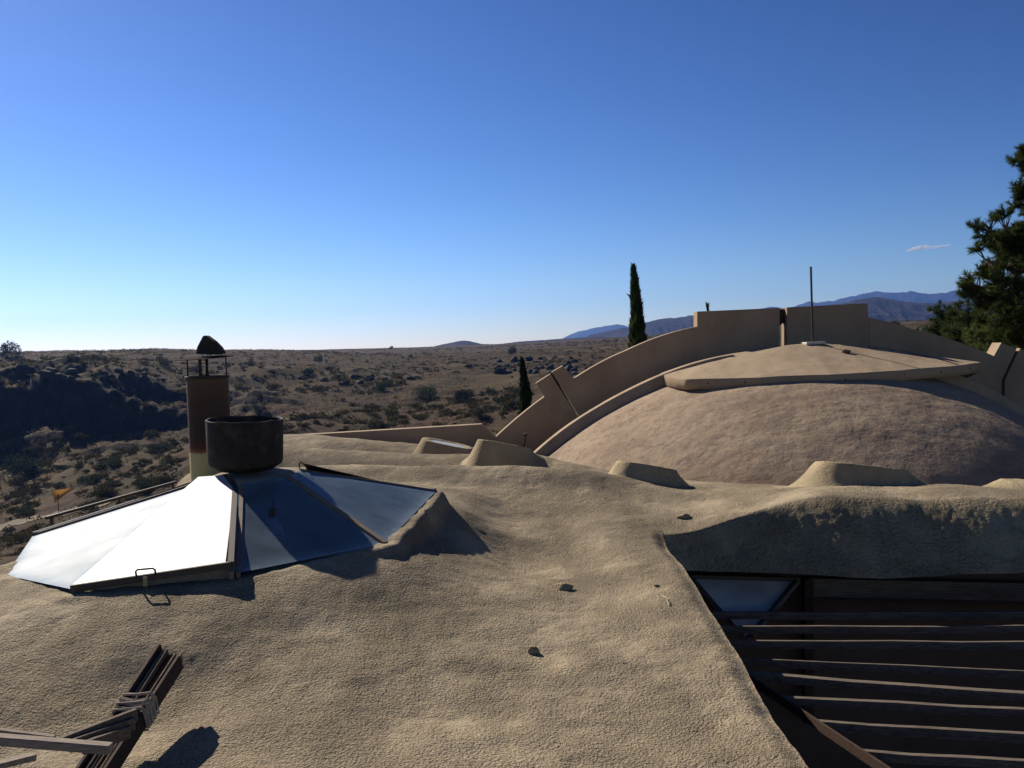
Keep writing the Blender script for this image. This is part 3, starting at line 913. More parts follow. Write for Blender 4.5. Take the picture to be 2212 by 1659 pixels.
b.build('handle', M['dark_steel'], sk, smooth=True)
b = MB(); b.beam(hc + hn * .035 + up * (-.035), hc + hn * .04 + up * (-.115), 0.035, 0.012, up=tuple(hn))
b.build('hasp', M['brass'], sk, bevel=0.003)
b = MB(); h2 = hc + hn * .06 + up * -.13
b.tube([h2 - hd * .02, h2 - hd * .05 + up * -.05, h2 + hd * .05 + up * -.055, h2 + hd * .06 + up * -.02], 0.007, 6)
b.build('lower_latch', M['dark_steel'], sk)
# kerb board beneath the hatch
b = MB(); k0, k1 = B2 + np.array([.02, .05, .005]), B3 + np.array([-.02, .05, .005]) + HL
b.prism([k0, k1, k1 - up * .30, k0 - up * .30], (0.01, 0.05, 0))
b.build('hatch_kerb', M['block'], sk)
b = MB(); b.beam(at(432, 1046, 8.92), at(449, 1060, 8.80), 0.10, 0.012); b.build('hinge_plate', M['pale'], sk)
# mortar block on top
tv = [TIP_A + (-0.02, .02, .0), tipB1, tipB2 * .5 + c1 * .5, c1 + (0.02, 0, 0), TIP_C, TIP_D, tr[0], tr[1], tr[2]]
cen = sum(np.array(p) for p in tv) / len(tv)
outer = [np.array(p) + (np.array(p) - cen) * 0.05 + up * 0.012 for p in tv]
tz = max(p[2] for p in tv) + 0.035
inner = [np.array([*(cen + (np.array(p) - cen) * 0.78)[:2], tz]) for p in tv]
n = len(tv)
b = MB(); b.add(outer + inner + [p - up * .08 for p in outer], [(i, (i + 1) % n, n + (i + 1) % n, n + i) for i in range(n)] + [tuple(range(n, 2 * n))] + [(2 * n + i, 2 * n + (i + 1) % n, (i + 1) % n, i) for i in range(n)])
b.build('crown_block', M['block'], sk, bevel=0.01)
b = MB(); hp = TIP_D + up * .05; b.tube([hp, hp + up * .05, hp + (.02, 0, .07), hp + (.035, 0, .055)], 0.007, 6); b.build('hook', M['dark_steel'], sk)
# the dark room beneath
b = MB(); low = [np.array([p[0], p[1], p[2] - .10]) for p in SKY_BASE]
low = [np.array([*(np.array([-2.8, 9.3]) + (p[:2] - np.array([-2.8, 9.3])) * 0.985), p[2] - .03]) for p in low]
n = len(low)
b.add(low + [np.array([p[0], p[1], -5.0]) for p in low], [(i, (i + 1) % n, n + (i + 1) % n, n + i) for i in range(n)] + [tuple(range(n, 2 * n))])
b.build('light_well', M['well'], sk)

lc = at(592, 1148, 8.30)
lamp = empty('flood_lamp', lc, 'white reflector flood lamp hanging under the dark skylight pane', 'lamp')
b = MB(); b.lathe(lc, [(0.001, -.02), (0.075, -.012), (.095, .01), (.085, .04), (.05, .09), (.03, .12), (.026, .15)], 24, tilt=(0.25, 0.1, 0)); b.build('bulb', M['white'], lamp, smooth=True)
b = MB(); b.tube([lc + (0, -.03, .14), lc + (0, -.04, .22)], .03, 10); b.tube([lc + (0, -.04, .22), lc + (-.1, .5, .30)], .008, 6); b.build('socket', M['dark_steel'], lamp)

# ------------------------------------------------------------------ the drum on the skylight
pc = at(531, 1022, 9.25); pc[2] += 0.0
pot = empty('steel_drum', pc, 'blackened round steel drum standing on top of the skylight', 'drum')
tl = (0.015, 0.03, 0)
b = MB(); b.lathe(pc + up * .02, [(.001, .0), (.16, .0), (.27, .02), (.372, .085), (.383, .12), (.392, .54), (.385, .545), (.378, .54), (.370, .13), (.25, .05), (.001, .045)], 56, tilt=tl)
b.build('shell', M['pot'], pot, smooth=True)
b = MB()
ring = [pc + up * .02 + np.array(Euler(tl).to_matrix()) @ np.array([.388 * math.cos(a), .388 * math.sin(a), .545 + .004 * math.sin(9 * a)]) for a in np.linspace(0, 2 * math.pi, 57)]
b.tube(ring, .007, 6, cap=False); b.build('rolled_rim', M['dark_steel'], pot, smooth=True)
for a in (0.5, 2.2, 3.9, 5.4):
    b = MB(); f = pc + np.array([.19 * math.cos(a), .19 * math.sin(a), 0]); b.beam(f - up * .05, f + up * .05, .06, .03); b.build('foot', M['dark_steel'], pot)

# ------------------------------------------------------------------ chimney
fc = at(458, 1040, 10.4)
fl = empty('chimney', (fc[0], fc[1], -1.9), 'rusty brown round chimney flue with a cream painted foot and flat cap', 'chimney')
topz = at(455, 812, 10.4)[2]
rad = 43.5 / FOC * 10.4
b = MB(); b.lathe((fc[0], fc[1], 0), [(rad, -2.1), (rad, topz), (rad - .008, topz), (rad - .008, topz - .5)], 40)
b.build('flue_pipe', M['flue'], fl, smooth=True)
b = MB(); b.lathe((fc[0], fc[1], 0), [(rad + .002, topz - .03), (rad + .018, topz - .025), (rad + .018, topz), (rad + .002, topz + .003)], 40); b.build('collar', M['dark_steel'], fl, smooth=True)
capz = at(445, 773, 10.4)[2]
for a in (0.25, 1.9, 3.3, 4.7):
    b = MB(); p = np.array([fc[0] + (rad - .02) * math.cos(a), fc[1] + (rad - .02) * math.sin(a), topz - .12]); b.beam(p, (p[0], p[1], capz), .035, .014, up=(math.cos(a), math.sin(a), .01)); b.build('strut', M['dark_steel'], fl)
b = MB(); b.lathe((fc[0] - .03, fc[1], capz + .004), [(.001, .012), (.15, .010), (.30, .004), (.335, 0), (.335, -.005), (.001, 0)], 40, tilt=(.06, -.035, 0)); b.build('cap_plate', M['cap_steel'], fl, smooth=True)

def rock_obj(name, c, size, mat, seed, label=None, cat=None, group=None, parent=None, pts=None):
    bm = bmesh.new()
    rr = random.Random(seed)
    if pts is None:
        pts = [Vector([rr.gauss(0, 1) for _ in range(3)]).normalized() * rr.uniform(.75, 1.05) for _ in range(26)]
        pts = [Vector((p.x * size[0], p.y * size[1], p.z * size[2])) for p in pts]
    for p in pts: bm.verts.new(p)
    bmesh.ops.convex_hull(bm, input=list(bm.verts))
    for v in [v for v in bm.verts if not v.link_faces]: bm.verts.remove(v)
    bmesh.ops.bevel(bm, geom=list(bm.edges), offset=min(size) * .08, segments=1, affect='EDGES', clamp_overlap=True)
    me = bpy.data.meshes.new(name); bm.to_mesh(me); bm.free(); me.materials.append(mat)
    o = bpy.data.objects.new(name, me); o.location = V3(c)
    link(o, parent)
    return tag(o, label, cat, group)

# wedge-shaped rock that weighs the cap down
rk = []
for (u, v) in [(428, 771), (430, 757), (438, 745), (443, 732), (450, 731), (465, 742), (480, 757), (486, 770), (470, 772)]:
    for dy in (-.07, .05, .11):
        p = at(u, v, 10.4); s = 1.0 if dy < .1 else .8
        rk.append(Vector(((p[0] - fc[0] + .02) * s, dy, max(0.0, (p[2] - capz) * s) + .012)))
rock_obj('rock', (fc[0] - .02, fc[1], capz + .022), (.2, .1, .2), M['stone'], 3, 'wedge shaped dark rock lying on the chimney cap', 'rock', pts=rk)

# rail beyond the roof edge
b = MB(); b.beam(at(100, 1119, 10.5), at(380, 1041, 13.4), .03, .035); r_ = b.build('metal_rail', M['dark_steel'])
tag(r_, 'thin dark metal rail running off behind the skylight above the canyon', 'rail')
b = MB()
for t in (0.03, .5, .97):
    p = at(100, 1119, 10.5) * (1 - t) + at(380, 1041, 13.4) * t
    b.beam(p, p - up * 8, .025, .025, up=(1, 0, 0))
b.build('rail_post', M['dark_steel'], r_)

# ================================================================== DOME
DX, DY, DR, DTOP = 5.42, 17.6, 8.6, -0.30
def dome_z(x, y):
    r2 = ((x - DX) * 1.06) ** 2 + (y - DY) ** 2
    return DTOP - (DR - np.sqrt(np.clip(DR * DR - r2, 0.01, None)))
dm = empty('domed_building', (DX, DY, -8), 'brown concrete dome with a tan slab roof on its top, beyond the rippled roof', 'building')
th = np.linspace(math.pi - .04, 2 * math.pi + .04, 200); rr = np.linspace(0.02, 6.4, 110)
TH, RR = np.meshgrid(th, rr)
X, Y = DX + RR * np.cos(TH) / 1.06, DY + RR * np.sin(TH)
Z = dome_z(X, Y) + fbm(X / .9, Y / .5, 4, 81) * 0.018
mesh_obj('dome', np.stack([X, Y, Z], -1).reshape(-1, 3), grid_faces(len(rr), len(th)), M['dome'], dm, smooth=True)

def curb(x0, x1, y0, y1, h, name, mat):
    """A raised rib that follows the dome along the arch."""
    xs = np.linspace(x0, x1, 90); sec = [(y0 - .02, -.25), (y0, h - .015), (y0 + .03, h), (y1 - .03, h), (y1, h - .02), (y1, -.3)]
    v = np.array([[(x, y, float(dome_z(x, (y0 + y1) / 2)) + dz + 0.01 * math.sin(x * 2.3)) for x in xs] for y, dz in sec]).reshape(-1, 3)
    return mesh_obj(name, v, grid_faces(len(sec), len(xs)), mat, dm)
curb(0.15, 4.2, 16.72, 17.06, .21, 'arch_rib', M['cap'])
curb(7.2, 10.4, 16.72, 17.06, .21, 'arch_rib', M['cap'])

# slab roof on top of the dome
cap_back = np.array([at(1428, 806, 17.15), at(1460, 795, 17.05), at(1582, 763, 16.95), at(1640, 755, 16.95), at(1700, 746, 16.95), at(1758, 741, 16.95), at(1830, 745, 16.95), at(1902, 753, 16.95), at(2031, 771, 16.95), at(2090, 779, 16.95), at(2114, 782, 16.9)])
cap_front = np.array([at(1425, 808, 17.0), at(1446, 814, 16.35), at(1462, 818, 16.05), at(1481, 820, 15.75), at(1640, 815, 15.2), at(1790, 809, 15.0), at(1947, 800, 15.2), at(2060, 790, 15.85), at(2117, 783, 16.7)])
ns = 120; nt_ = 40
def resample(P, n):
    d = np.r_[0, np.cumsum(np.linalg.norm(np.diff(P, axis=0), axis=1))]
    s = np.linspace(0, d[-1], n)
    return np.stack([np.interp(s, d, P[:, k]) for k in range(3)], -1)
cb, cf = resample(cap_back, ns), resample(cap_front, ns)
tt = np.linspace(0, 1, nt_)[:, None, None]
G = cb[None] * (1 - tt) + cf[None] * tt
G[..., 2] += 0.015 * np.sin(math.pi * tt[..., 0]) * np.sin(np.linspace(0, math.pi, ns))[None] + 0.012 * fbm(G[..., 0] / .8, G[..., 1] / .6, 3, 91)
BK = cb[None] + np.array([0, 0, -.02]) + np.linspace(1, 0.08, 8)[:, None, None] * np.array([0, .78, -.20])
G = np.concatenate([BK, G]); nt_ += 8
edge_top = G[-1]
thick = .185
side = [edge_top, edge_top + np.array([0, -.012, -.012]), edge_top + np.array([0, -.012, -thick]), edge_top + np.array([0, .15, -thick])]
mesh_obj('slab_roof', np.r_[G.reshape(-1, 3)], grid_faces(nt_, ns), M['cap'], dm, smooth=True)
sv = np.array(side).reshape(-1, 3)
mesh_obj('slab_fascia', sv, grid_faces(4, ns), M['wall'], dm)
low = G.copy(); low[..., 2] -= thick
low[-1, :, 1] += .15
mesh_obj('slab_soffit', low.reshape(-1, 3), grid_faces(nt_, ns), M['wall'], dm)
for s in (.22, .30, .52, .66, .79, .93):                          # drain holes in the fascia
    p = edge_top[int(s * ns)] + np.array([0, -.016, -.07 - .04 * random.random()])
    b = MB(); b.tube([p, p + (0, .03, 0)], .018, 10); b.build('drain_hole', M['dark_steel'], dm)
cab = [cb[int(.62 * ns)] * (1 - t) + (cf[int(.86 * ns)]) * t + up * (.012 + .05 * math.sin(math.pi * t)) for t in np.linspace(0.1, 1, 14)]
b = MB(); b.tube(cab, .008, 5)
tag(b.build('cable', M['dark_steel']), 'thin dark cable lying across the tan slab roof of the dome', 'cable')

pb = at(1756, 742, 16.95)
pl = empty('lightning_rod', pb, 'slender dark metal rod on a pale square base atop the dome', 'rod')
b = MB(); b.beam(pb + (-.19, -.02, .005), pb + (.19, .02, .012), .30, .05); b.build('base_slab', M['pale'], pl, bevel=.006)
b = MB(); b.tube([pb, at(1751.5, 576, 16.95)], .021, 8); b.build('rod', M['dark_steel'], pl)
sp = at(1828, 759, 16.3)
rock_obj('rock', sp, (.10, .06, .05), M['lava'], 8, 'small reddish brown stone lying on the tan slab roof near the rod', 'rock')

# arched parapet wall behind the dome, in its own upright plane
WY, WT = 17.8, .34
aw = empty('arched_wall', (DX, WY, -3), 'tall arched beige parapet wall with raised blocks behind the dome', 'wall')
def wall_piece(name, pix, lowpix=None, y=WY, t=WT, parent=aw, mat='wall', zlow=-3.2):
    top = [at(u, v, y) for u, v in pix]
    poly = top + [np.array([top[-1][0], y, zlow]), np.array([top[0][0], y, zlow])]
    b = MB(); b.prism(poly, (0, t, 0))
    return b.build(name, M[mat], parent)
def arc(p, q, bulge, n=14):
    """Pixel points from p to q bulging upwards."""
    return [(p[0] + (q[0] - p[0]) * s, p[1] + (q[1] - p[1]) * s - bulge * 4 * s * (1 - s)) for s in np.linspace(0, 1, n)]
def slant(name, pix, y=WY, t=WT, mat='wall'):
    b = MB(); b.prism([at(u, v, y) for u, v in pix], (0, t, 0)); return b.build(name, M[mat], aw)
slant('wall_panel', arc((1071, 944), (1176, 857), 3, 6) + [(1158, 828), (1184, 811), (1189, 808), (1246, 897), (1262, 925), (1290, 1100), (1060, 1100)])
slant('wall_panel', [(1192, 804), (1216, 790), (1239, 818)] + arc((1240, 818), (1353, 757), 4, 8)[1:] + arc((1353, 757), (1508, 705), 6, 10)[1:] + [(1508.5, 1100), (1296, 1100), (1266, 925), (1250, 895)])
slant('raised_block', [(1506, 673), (1684, 665), (1684, 742), (1684, 1100), (1509, 1100)], y=WY - .004, t=WT + .02)
slant('raised_block', [(1700, 664), (1874, 655), (1876, 686), (1876, 1100), (1700, 1100)], y=WY - .004, t=WT + .02)
slant('wall_panel', [(1876.5, 686)] + arc((1876.5, 686), (1972, 711), 2, 6)[1:] + arc((1972, 711), (2147, 769), 5, 10)[1:] + [(2163, 740), (2196, 753), (2164, 821), (2160, 1100), (1876.5, 1100)])
slant('wall_panel', [(2204, 752), (2232, 766), (2214, 800)] + arc((2214, 800), (2420, 960), 8, 8)[1:] + [(2420, 1200), (2166, 1200), (2171, 821)])
b = MB(); b.prism([at(u, v, WY + .12) for u, v in [(1189, 806), (1193, 804), (1262, 925), (1256, 925)]], (0, .1, 0)); b.build('slit_shade_strip', M['dark_steel'], aw)  # dark strips added to give the recessed slits their shade
b = MB(); b.prism([at(u, v, WY + .12) for u, v in [(2196, 753), (2204, 752), (2171, 821), (2164, 821)]], (0, .1, 0)); b.build('slit_shade_strip', M['dark_steel'], aw)
b = MB(); b.prism([at(u, v, WY + .15) for u, v in [(1684, 668), (1700, 667), (1700, 702), (1692, 697), (1684, 704)]], (0, .1, 0)); b.build('slot_dark_strip', M['dark_steel'], aw)  # dark strip filling the upper part of the open slot
b = MB(); b.prism([at(u, v, WY + .2) for u, v in [(1694.5, 722), (1699, 716), (1699, 745), (1695.5, 745)]], (0, .05, 0)); b.build('slot_post', M['pale'], aw)

lw = MB(); lw.prism([at(u, v, WY + .03) for u, v in [(430, 955), (615, 942), (1040, 916.5), (1071, 944), (1090, 1060), (430, 1040)]], (0, .28, 0))
tag(lw.build('parapet_wall', M['wall']), 'low beige parapet wall with a sloping top at the far left end of the roof', 'wall')

q0 = at(1131, 984, 17.45)
ph = empty('vent_pipe', q0, 'short dark upright pipe against the foot of the arched wall', 'pipe')
b = MB(); b.tube([q0, at(1134, 941, 17.45)], .02, 8); b.build('pipe', M['dark_steel'], ph)
b = MB(); b.tube([at(1131, 940, 17.45), at(1139, 938, 17.45)], .03, 8); b.build('valve', M['dark_steel'], ph)

# ================================================================== SLATS OVER THE COURT
sz = -2.84
pg = empty('slat_screen', (4, 7.5, sz), 'row of long wooden slats spanning the dark sunken court', 'pergola')
def on_z(u, v, z):
    d = ray(u, v); return d * (z / d[2])
SL = [(1500, 1321, 2300, 1317, .03, .075), (1520, 1352, 2300, 1349, .03, .075), (1540, 1381, 2300, 1383, .03, .075), (1560, 1417, 2300, 1449, .02, .07),
      (1590, 1450, 2300, 1499, .06, .065), (1682, 1503, 2330, 1532, .045, .06), (1762, 1557, 2330, 1586, .04, .07), (1855, 1620, 2330, 1645, .04, .06)]
for i, (u0, v0, u1, v1, w, h) in enumerate(SL):
    p, q = on_z(u0, v0, sz), on_z(u1, v1, sz)
    d = (q - p) / np.linalg.norm(q - p)
    if i < 5: p = p - d * 0.05; p[0] = max(p[0], PIT_X - .02)
    q = q + d * 1.4
    b = MB(); n = 9                                                # a slightly sagging board
    pts = [p * (1 - t) + q * t + up * (-.012 * math.sin(math.pi * t) + random.uniform(-.007, .007)) for t in np.linspace(0, 1, n)]
    vs = []
    s = np.cross(d, up)
    for e in pts: vs += [e - s * w / 2 - up * h, e + s * w / 2 - up * h, e + s * w / 2, e - s * w / 2]
    fs = [(k * 4 + a, k * 4 + (a + 1) % 4, k * 4 + 4 + (a + 1) % 4, k * 4 + 4 + a) for k in range(n - 1) for a in range(4)] + [(3, 2, 1, 0), (n * 4 - 4, n * 4 - 3, n * 4 - 2, n * 4 - 1)]
    b.add(vs, fs); b.build('slat', M['slat'], pg)
p, q = on_z(1590, 1447, sz - .01), on_z(1990, 1716, sz - .01)
b = MB(); b.beam(p, q, .022, .07); b.build('edge_beam', M['wood_dark'], pg)

# ================================================================== TIMBERS AT LOWER LEFT
tb = empty('timber_bundle', at(250, 1570, 4.9), 'bundle of weathered narrow boards bound together with grey rope', 'timber')
e1, e0 = at(372, 1412, 5.97), at(192, 1690, 4.85)
dv = (e1 - e0) / np.linalg.norm(e1 - e0)
sv = np.cross(dv, up); sv /= np.linalg.norm(sv)
nv = np.cross(sv, dv)
for i in range(7):
    o = (i - 3) * 0.0245
    hgt = [.125, .10, .085, .09, .085, .10, .12][i]
    en = [0.06, .01, -.03, .02, -.05, -.01, -.03][i]
    b = MB(); j0, j1 = random.uniform(-.006, .006), random.uniform(-.012, .012)
    tw = nv + sv * random.uniform(-.22, .22)
    b.beam(e0 - dv * .5 + sv * (o + j0) + nv * (hgt / 2 - .06 + random.uniform(-.015, .01)), e1 + dv * (en + random.uniform(-.04, .05)) + sv * (o * 1.15 + j1) + nv * (hgt / 2 - .06 + random.uniform(-.02, .02)), random.uniform(.011, .018) if i not in (0, 6) else .024, hgt * random.uniform(.8, 1.05), up=tuple(tw)); b.build('board', M['wood'] if i % 3 else M['wood_dark'], tb, bevel=.002)
b = MB()
bc = e0 + (e1 - e0) * .50
for k in range(8):
    c = bc + dv * (k * .021 - .07 + random.uniform(-.006, .006))
    hw, ht, hb = .100 + random.uniform(0, .008), .080 + random.uniform(-.006, .008), -.078
    dvk = dv * random.uniform(-.02, .02)
    loop = [c + sv * -hw + nv * hb, c + sv * -hw + nv * (ht * .5), c + sv * (-hw + .02) + nv * ht, c + dvk + sv * 0 + nv * (ht - .012), c + dvk + sv * (hw - .02) + nv * ht, c + sv * hw + nv * (ht * .5), c + sv * hw + nv * hb, c + sv * -hw + nv * hb]
    b.tube(loop, .0075, 6)
b.build('rope_binding', M['rope'], tb, smooth=True)

b = MB(); b.beam(at(-120, 1588, 4.35), at(240, 1617, 4.3), .05, .045); o = b.build('timber_plank', M['wood_pale'], bevel=.003)
tag(o, 'pale sun bleached plank lying level across the bound bundle at the corner', 'plank')
b = MB(); b.beam(at(-60, 1571, 4.75), at(118, 1593, 4.75), .03, .02); o = b.build('timber_lath', M['wood_pale'], bevel=.002)
tag(o, 'thin lath showing just behind the pale level plank', 'plank')
for k, (a, c, lab) in enumerate([((130, 1607), (295, 1543), 'grey plank running behind the rope bound bundle, uppermost of three'), ((150, 1612), (290, 1562), 'grey plank running behind the rope bound bundle, middle of three'), ((180, 1616), (280, 1580), 'grey plank running behind the rope bound bundle, lowest of three')]):
    b = MB(); b.beam(at(*a, 4.75), at(*c, 5.1 - .05 * k), .03, .07); o = b.build('timber_plank', M['wood'], bevel=.002)
    tag(o, lab, 'plank', 'grey planks crossing behind the bundle')
b = MB(); b.beam(at(-80, 1672, 4.2), at(72, 1634, 4.5), .06, .03); o = b.build('timber_plank', M['wood_pale'], bevel=.002)
tag(o, 'short pale plank end under the level plank at the corner', 'plank')

# small things on the roof
def on_roof(u, v):
    ys = np.linspace(4.5, 12, 900); d = ray(u, v); z = roof_z(d[0] * ys, ys)
    k = np.nonzero(z > d[2] * ys)[0][0]
    return np.array([d[0] * ys[k], ys[k], z[k]])
for (u, v, s, seed, lab) in [(1215, 1272, (.13, .09, .05), 21, 'flat tan lump of stucco lying on the bare roof below the light scoops'), (1150, 1408, (.06, .05, .045), 22, 'small tan stone on the bare roof nearer than the flat lump'),
                             (1478, 1118, (.10, .06, .045), 23, 'small tan lump in the bright valley beside the hump')]:
    rock_obj('stone', on_roof(u, v) + up * .008, s, M['scoop'], seed, lab, 'stone', 'loose lumps on the roof')
p = on_roof(1419, 1268); rock_obj('rock', p + up * .012, (.03, .014, .014), M['stone'], 25, 'tiny dark pebble on the roof near the edge of the sunken court', 'rock')
p = on_roof(1430, 1290); q = on_roof(1445, 1310)
b = MB(); b.tube([p + up * .012, (p + q) / 2 + (.01, 0, .03), q + up * .012], .004, 5); tag(b.build('twig', M['twig']), 'thin dry straw coloured twig near the edge of the sunken court', 'twig')

# ================================================================== VEGETATION
def leaf_cards(cent, size, rng, up_bias=0.0, tri=False):
    """Small randomly turned leaf faces round the given centres."""
    n = len(cent)
    a = rng.normal(size=(n, 3)); a[:, 2] += up_bias; a /= np.linalg.norm(a, axis=1)[:, None]
    b_ = rng.normal(size=(n, 3)); b_ = np.cross(a, b_); b_ /= np.linalg.norm(b_, axis=1)[:, None]
    s = (size if np.ndim(size) else np.full(n, size))[:, None] * rng.uniform(.6, 1.3, (n, 1))
    if tri:
        v = np.stack([cent - b_ * s * .5, cent + b_ * s * .5, cent + a * s * 1.3], 1)
        return v.reshape(-1, 3), np.arange(n * 3).reshape(-1, 3)
    v = np.stack([cent - a * s * .8, cent + b_ * s * .4, cent + a * s * .8, cent - b_ * s * .4], 1)
    return v.reshape(-1, 3), np.arange(n * 4).reshape(-1, 4)

def shrub_points(n, rng, lobes=6, flat=.7):
    """Points of a lumpy crown of unit half-width standing on z=0."""
    lc = np.c_[rng.uniform(-.55, .55, lobes), rng.uniform(-.55, .55, lobes), rng.uniform(.25, .75, lobes) * flat]
    lr = rng.uniform(.28, .5, lobes)
    k = rng.randint(0, lobes, n)
    d = rng.normal(size=(n, 3)); d /= np.linalg.norm(d, axis=1)[:, None]
    p = lc[k] + d * (lr[k] * rng.uniform(.55, 1.05, n))[:, None] * np.array([1, 1, flat * 1.1])
    p[:, 2] = np.abs(p[:, 2])
    return p

def shrub_mesh(name, seed, n=260, size=.11, flat=.75, mat='shrub', lobes=6):
    rng = np.random.RandomState(seed)
    p = shrub_points(n, rng, lobes, flat)
    v, f = leaf_cards(p, size, rng)
    me = bpy.data.meshes.new(name)
    me.from_pydata(v.tolist(), [], f.tolist()); me.materials.append(M[mat])
    return me
SHRUB_ME = [shrub_mesh('shrub', 100 + k, 620, .085, .45 + .06 * k) for k in range(6)]
JUN_ME = [shrub_mesh('juniper', 200 + k, 1500, .075, 1.0, 'juniper', 9) for k in range(4)]

# the skyline of roof and walls, above which land is seen
SIL = np.array([(-50, 1230), (0, 1205), (75, 1155), (345, 1048), (410, 975), (600, 940), (1040, 915), (1072, 942), (1160, 828), (1240, 815), (1353, 757), (1500, 703), (1505, 672), (1875, 655), (1877, 686), (1972, 711), (2144, 765), (2260, 765)])
def seen(x, y, z):
    u, v = proj(np.stack([x, y, z], -1))
    return u, v, (u > -30) & (u < 2240) & (v < np.interp(u, SIL[:, 0], SIL[:, 1]) + 4)

cand = []
rng = np.random.RandomState(5)
n = 15000
Yc = 75 + (rng.uniform(0, 1, n) ** 1.15) * 950
Xc = rng.uniform(-.66, .66, n) * Yc
dens = fbm(Xc / 60, Yc / 60, 3, 301) + .25 * fbm(Xc / 14, Yc / 14, 2, 305)
keep = (dens + .16 * (Xc / Yc < -.25) * (Yc < 260) > -.10 + .16 * np.clip((Yc - 300) / 300, 0, 1.2)) | (rng.uniform(0, 1, n) < .06)
Xc, Yc = Xc[keep], Yc[keep]
Zc = terrain_z(Xc, Yc)
gz = terrain_z(Xc, Yc + 2.5)
_su, _sv = proj(np.stack([Xc, Yc, Zc + 1.5], -1))
keep2 = ~((np.abs(_su - 128) < 48) & (_sv > 1045) & (_sv < 1165))
Xc, Yc, Zc, gz = Xc[keep2], Yc[keep2], Zc[keep2], gz[keep2]
flatish = np.abs(gz - Zc) / 2.5 < 1.1
Xc, Yc, Zc = Xc[flatish], Yc[flatish], Zc[flatish]
Uc, Vc, ok = seen(Xc, Yc, Zc + .8)
size = rng.uniform(.45, 1.0, len(Xc)) ** 1.4 * np.where(Yc < 330, 2.3, 1.7) * np.where(rng.uniform(0, 1, len(Xc)) < .12, 1.6, 1.0)
vis = np.zeros(len(Xc), bool)
for i in np.nonzero(ok)[0]:
    t = _lY[_lY < Yc[i] - 3]
    if len(t) == 0: vis[i] = True; continue
    t = t[::6]
    vis[i] = not np.any(terrain_z(Xc[i] / Yc[i] * t, t, False) > (Zc[i] + 1.2) / Yc[i] * t + .5)
def zone_label(u, v):
    if u > 1450: return 'low desert shrub on the plain beyond the right wing of the arched wall'
    if v > 1040: return 'low grey green shrub on the canyon floor near the shade sail'
    if u < 420: return 'grey green shrub on the slope left of the rusty chimney'
    if v < 800: return 'small shrub on the pale grass plain near the skyline'
    if u < 850: return 'dark green shrub on the hillside just behind the steel drum'
    return 'dark green shrub in the gully behind the low parapet wall'
order = np.argsort(-(size / Yc) * vis)
big = set(order[:300].tolist())
k_named = 0
def place(me, name, p, s, sq, label, cat, group=None, seed=0):
    o = bpy.data.objects.new(name, me); o.location = V3(p)
    o.scale = (s, s, s * sq); o.rotation_euler = (0, 0, random.uniform(0, 6.28))
    link(o); return tag(o, label, cat, group)
for i in order[:300]:
    if not vis[i]: continue
    place(SHRUB_ME[i % 6], 'desert_shrub', (Xc[i], Yc[i], Zc[i] - .15), size[i], random.uniform(.75, 1.1),
          zone_label(Uc[i], Vc[i]), 'shrub', 'grey green shrubs scattered over the canyon slope')
# the rest of the scrub, and the dry grass, too many to count
rest = np.array([i for i in range(len(Xc)) if i not in big and ok[i]])
vs, fs, base = [], [], 0
rg = np.random.RandomState(77)
for i in rest:
    m = 34 if Yc[i] < 400 else 16
    p = shrub_points(m, rg, 4, .55) * size[i] * np.array([1.1, 1.1, .95]) + np.array([Xc[i], Yc[i], Zc[i] - .1])
    v, f = leaf_cards(p, size[i] * (.38 if m == 14 else .3), rg)
    vs.append(v); fs.append(f + base); base += len(v)
tag(mesh_obj('scrub', np.concatenate(vs), np.concatenate(fs), M['shrub']), 'countless small far desert shrubs dotted over the mesa', kind='stuff')
n = 60000
Yg = 80 + rg.uniform(0, 1, n) ** .9 * 520; Xg = rg.uniform(-.64, .66, n) * Yg
kk = (fbm(Xg / 25, Yg / 25, 3, 401) > -.12)
Xg, Yg = Xg[kk], Yg[kk]; Zg = terrain_z(Xg, Yg)
_, _, o2 = seen(Xg, Yg, Zg)
P = np.stack([Xg, Yg, Zg + .15], -1)[o2]
v, f = leaf_cards(P, np.full(len(P), .42), rg, 2.5, True)
tag(mesh_obj('dry_grass', v, f, M['dry_grass']), 'tufts of dry tan grass over the mesa and slopes', kind='stuff')

# junipers and large bushes that stand out, each where it grows
BUSH = [(25, 768, 26, 1.05, 'grey green tree on the canyon rim at the far left against the sky', 'tree'),
        (688, 781, 14, .95, 'dark round juniper standing alone on the pale grass plain behind the drum', 'bush'),
        (665, 808, 20, .6, 'low wide bush on the slope to the right of the chimney', 'bush'),
        (1000, 868, 30, .85, 'large dark bush in the gully left of the second cypress', 'bush'),
        (921, 862, 34, .8, 'large dark bush in the gully behind the low parapet wall', 'bush'),
        (1108, 764, 13, 1.1, 'dark juniper on the rim above the black rock outcrop', 'bush'),
        (845, 752, 6, .9, 'tiny dark bush on the skyline of the grass plain', 'bush'),
        (889, 772, 6, 1.1, 'small upright dark bush in the pale grass plain', 'bush'),
        (345, 975, 32, .55, 'wide flat grey green bush on the slope left of the chimney', 'bush'),
        (240, 1008, 30, .6, 'dark bush below the black cliff', 'bush'),
        (60, 1030, 50, .9, 'dark bush in the shade at the foot of the black cliff', 'bush'),
        (320, 1062, 30, .7, 'rounded bush beyond the metal rail', 'bush'),
        (50, 1112, 30, .45, 'wide bush left of the orange shade sail', 'bush'),
        (190, 1045, 34, .6, 'bush on the slope above the orange shade sail', 'bush'),
        (1935, 692, 14, .8, 'small dark bush on the plain to the right of the raised wall block', 'bush'),
        (820, 846, 22, .8, 'dark bush among black rocks in the middle of the slope', 'bush'),
        (560, 884, 20, .6, 'low bush on the slope right of the chimney top', 'bush'),
        (1060, 850, 16, .7, 'small bush to the right of the large gully bush', 'bush')]
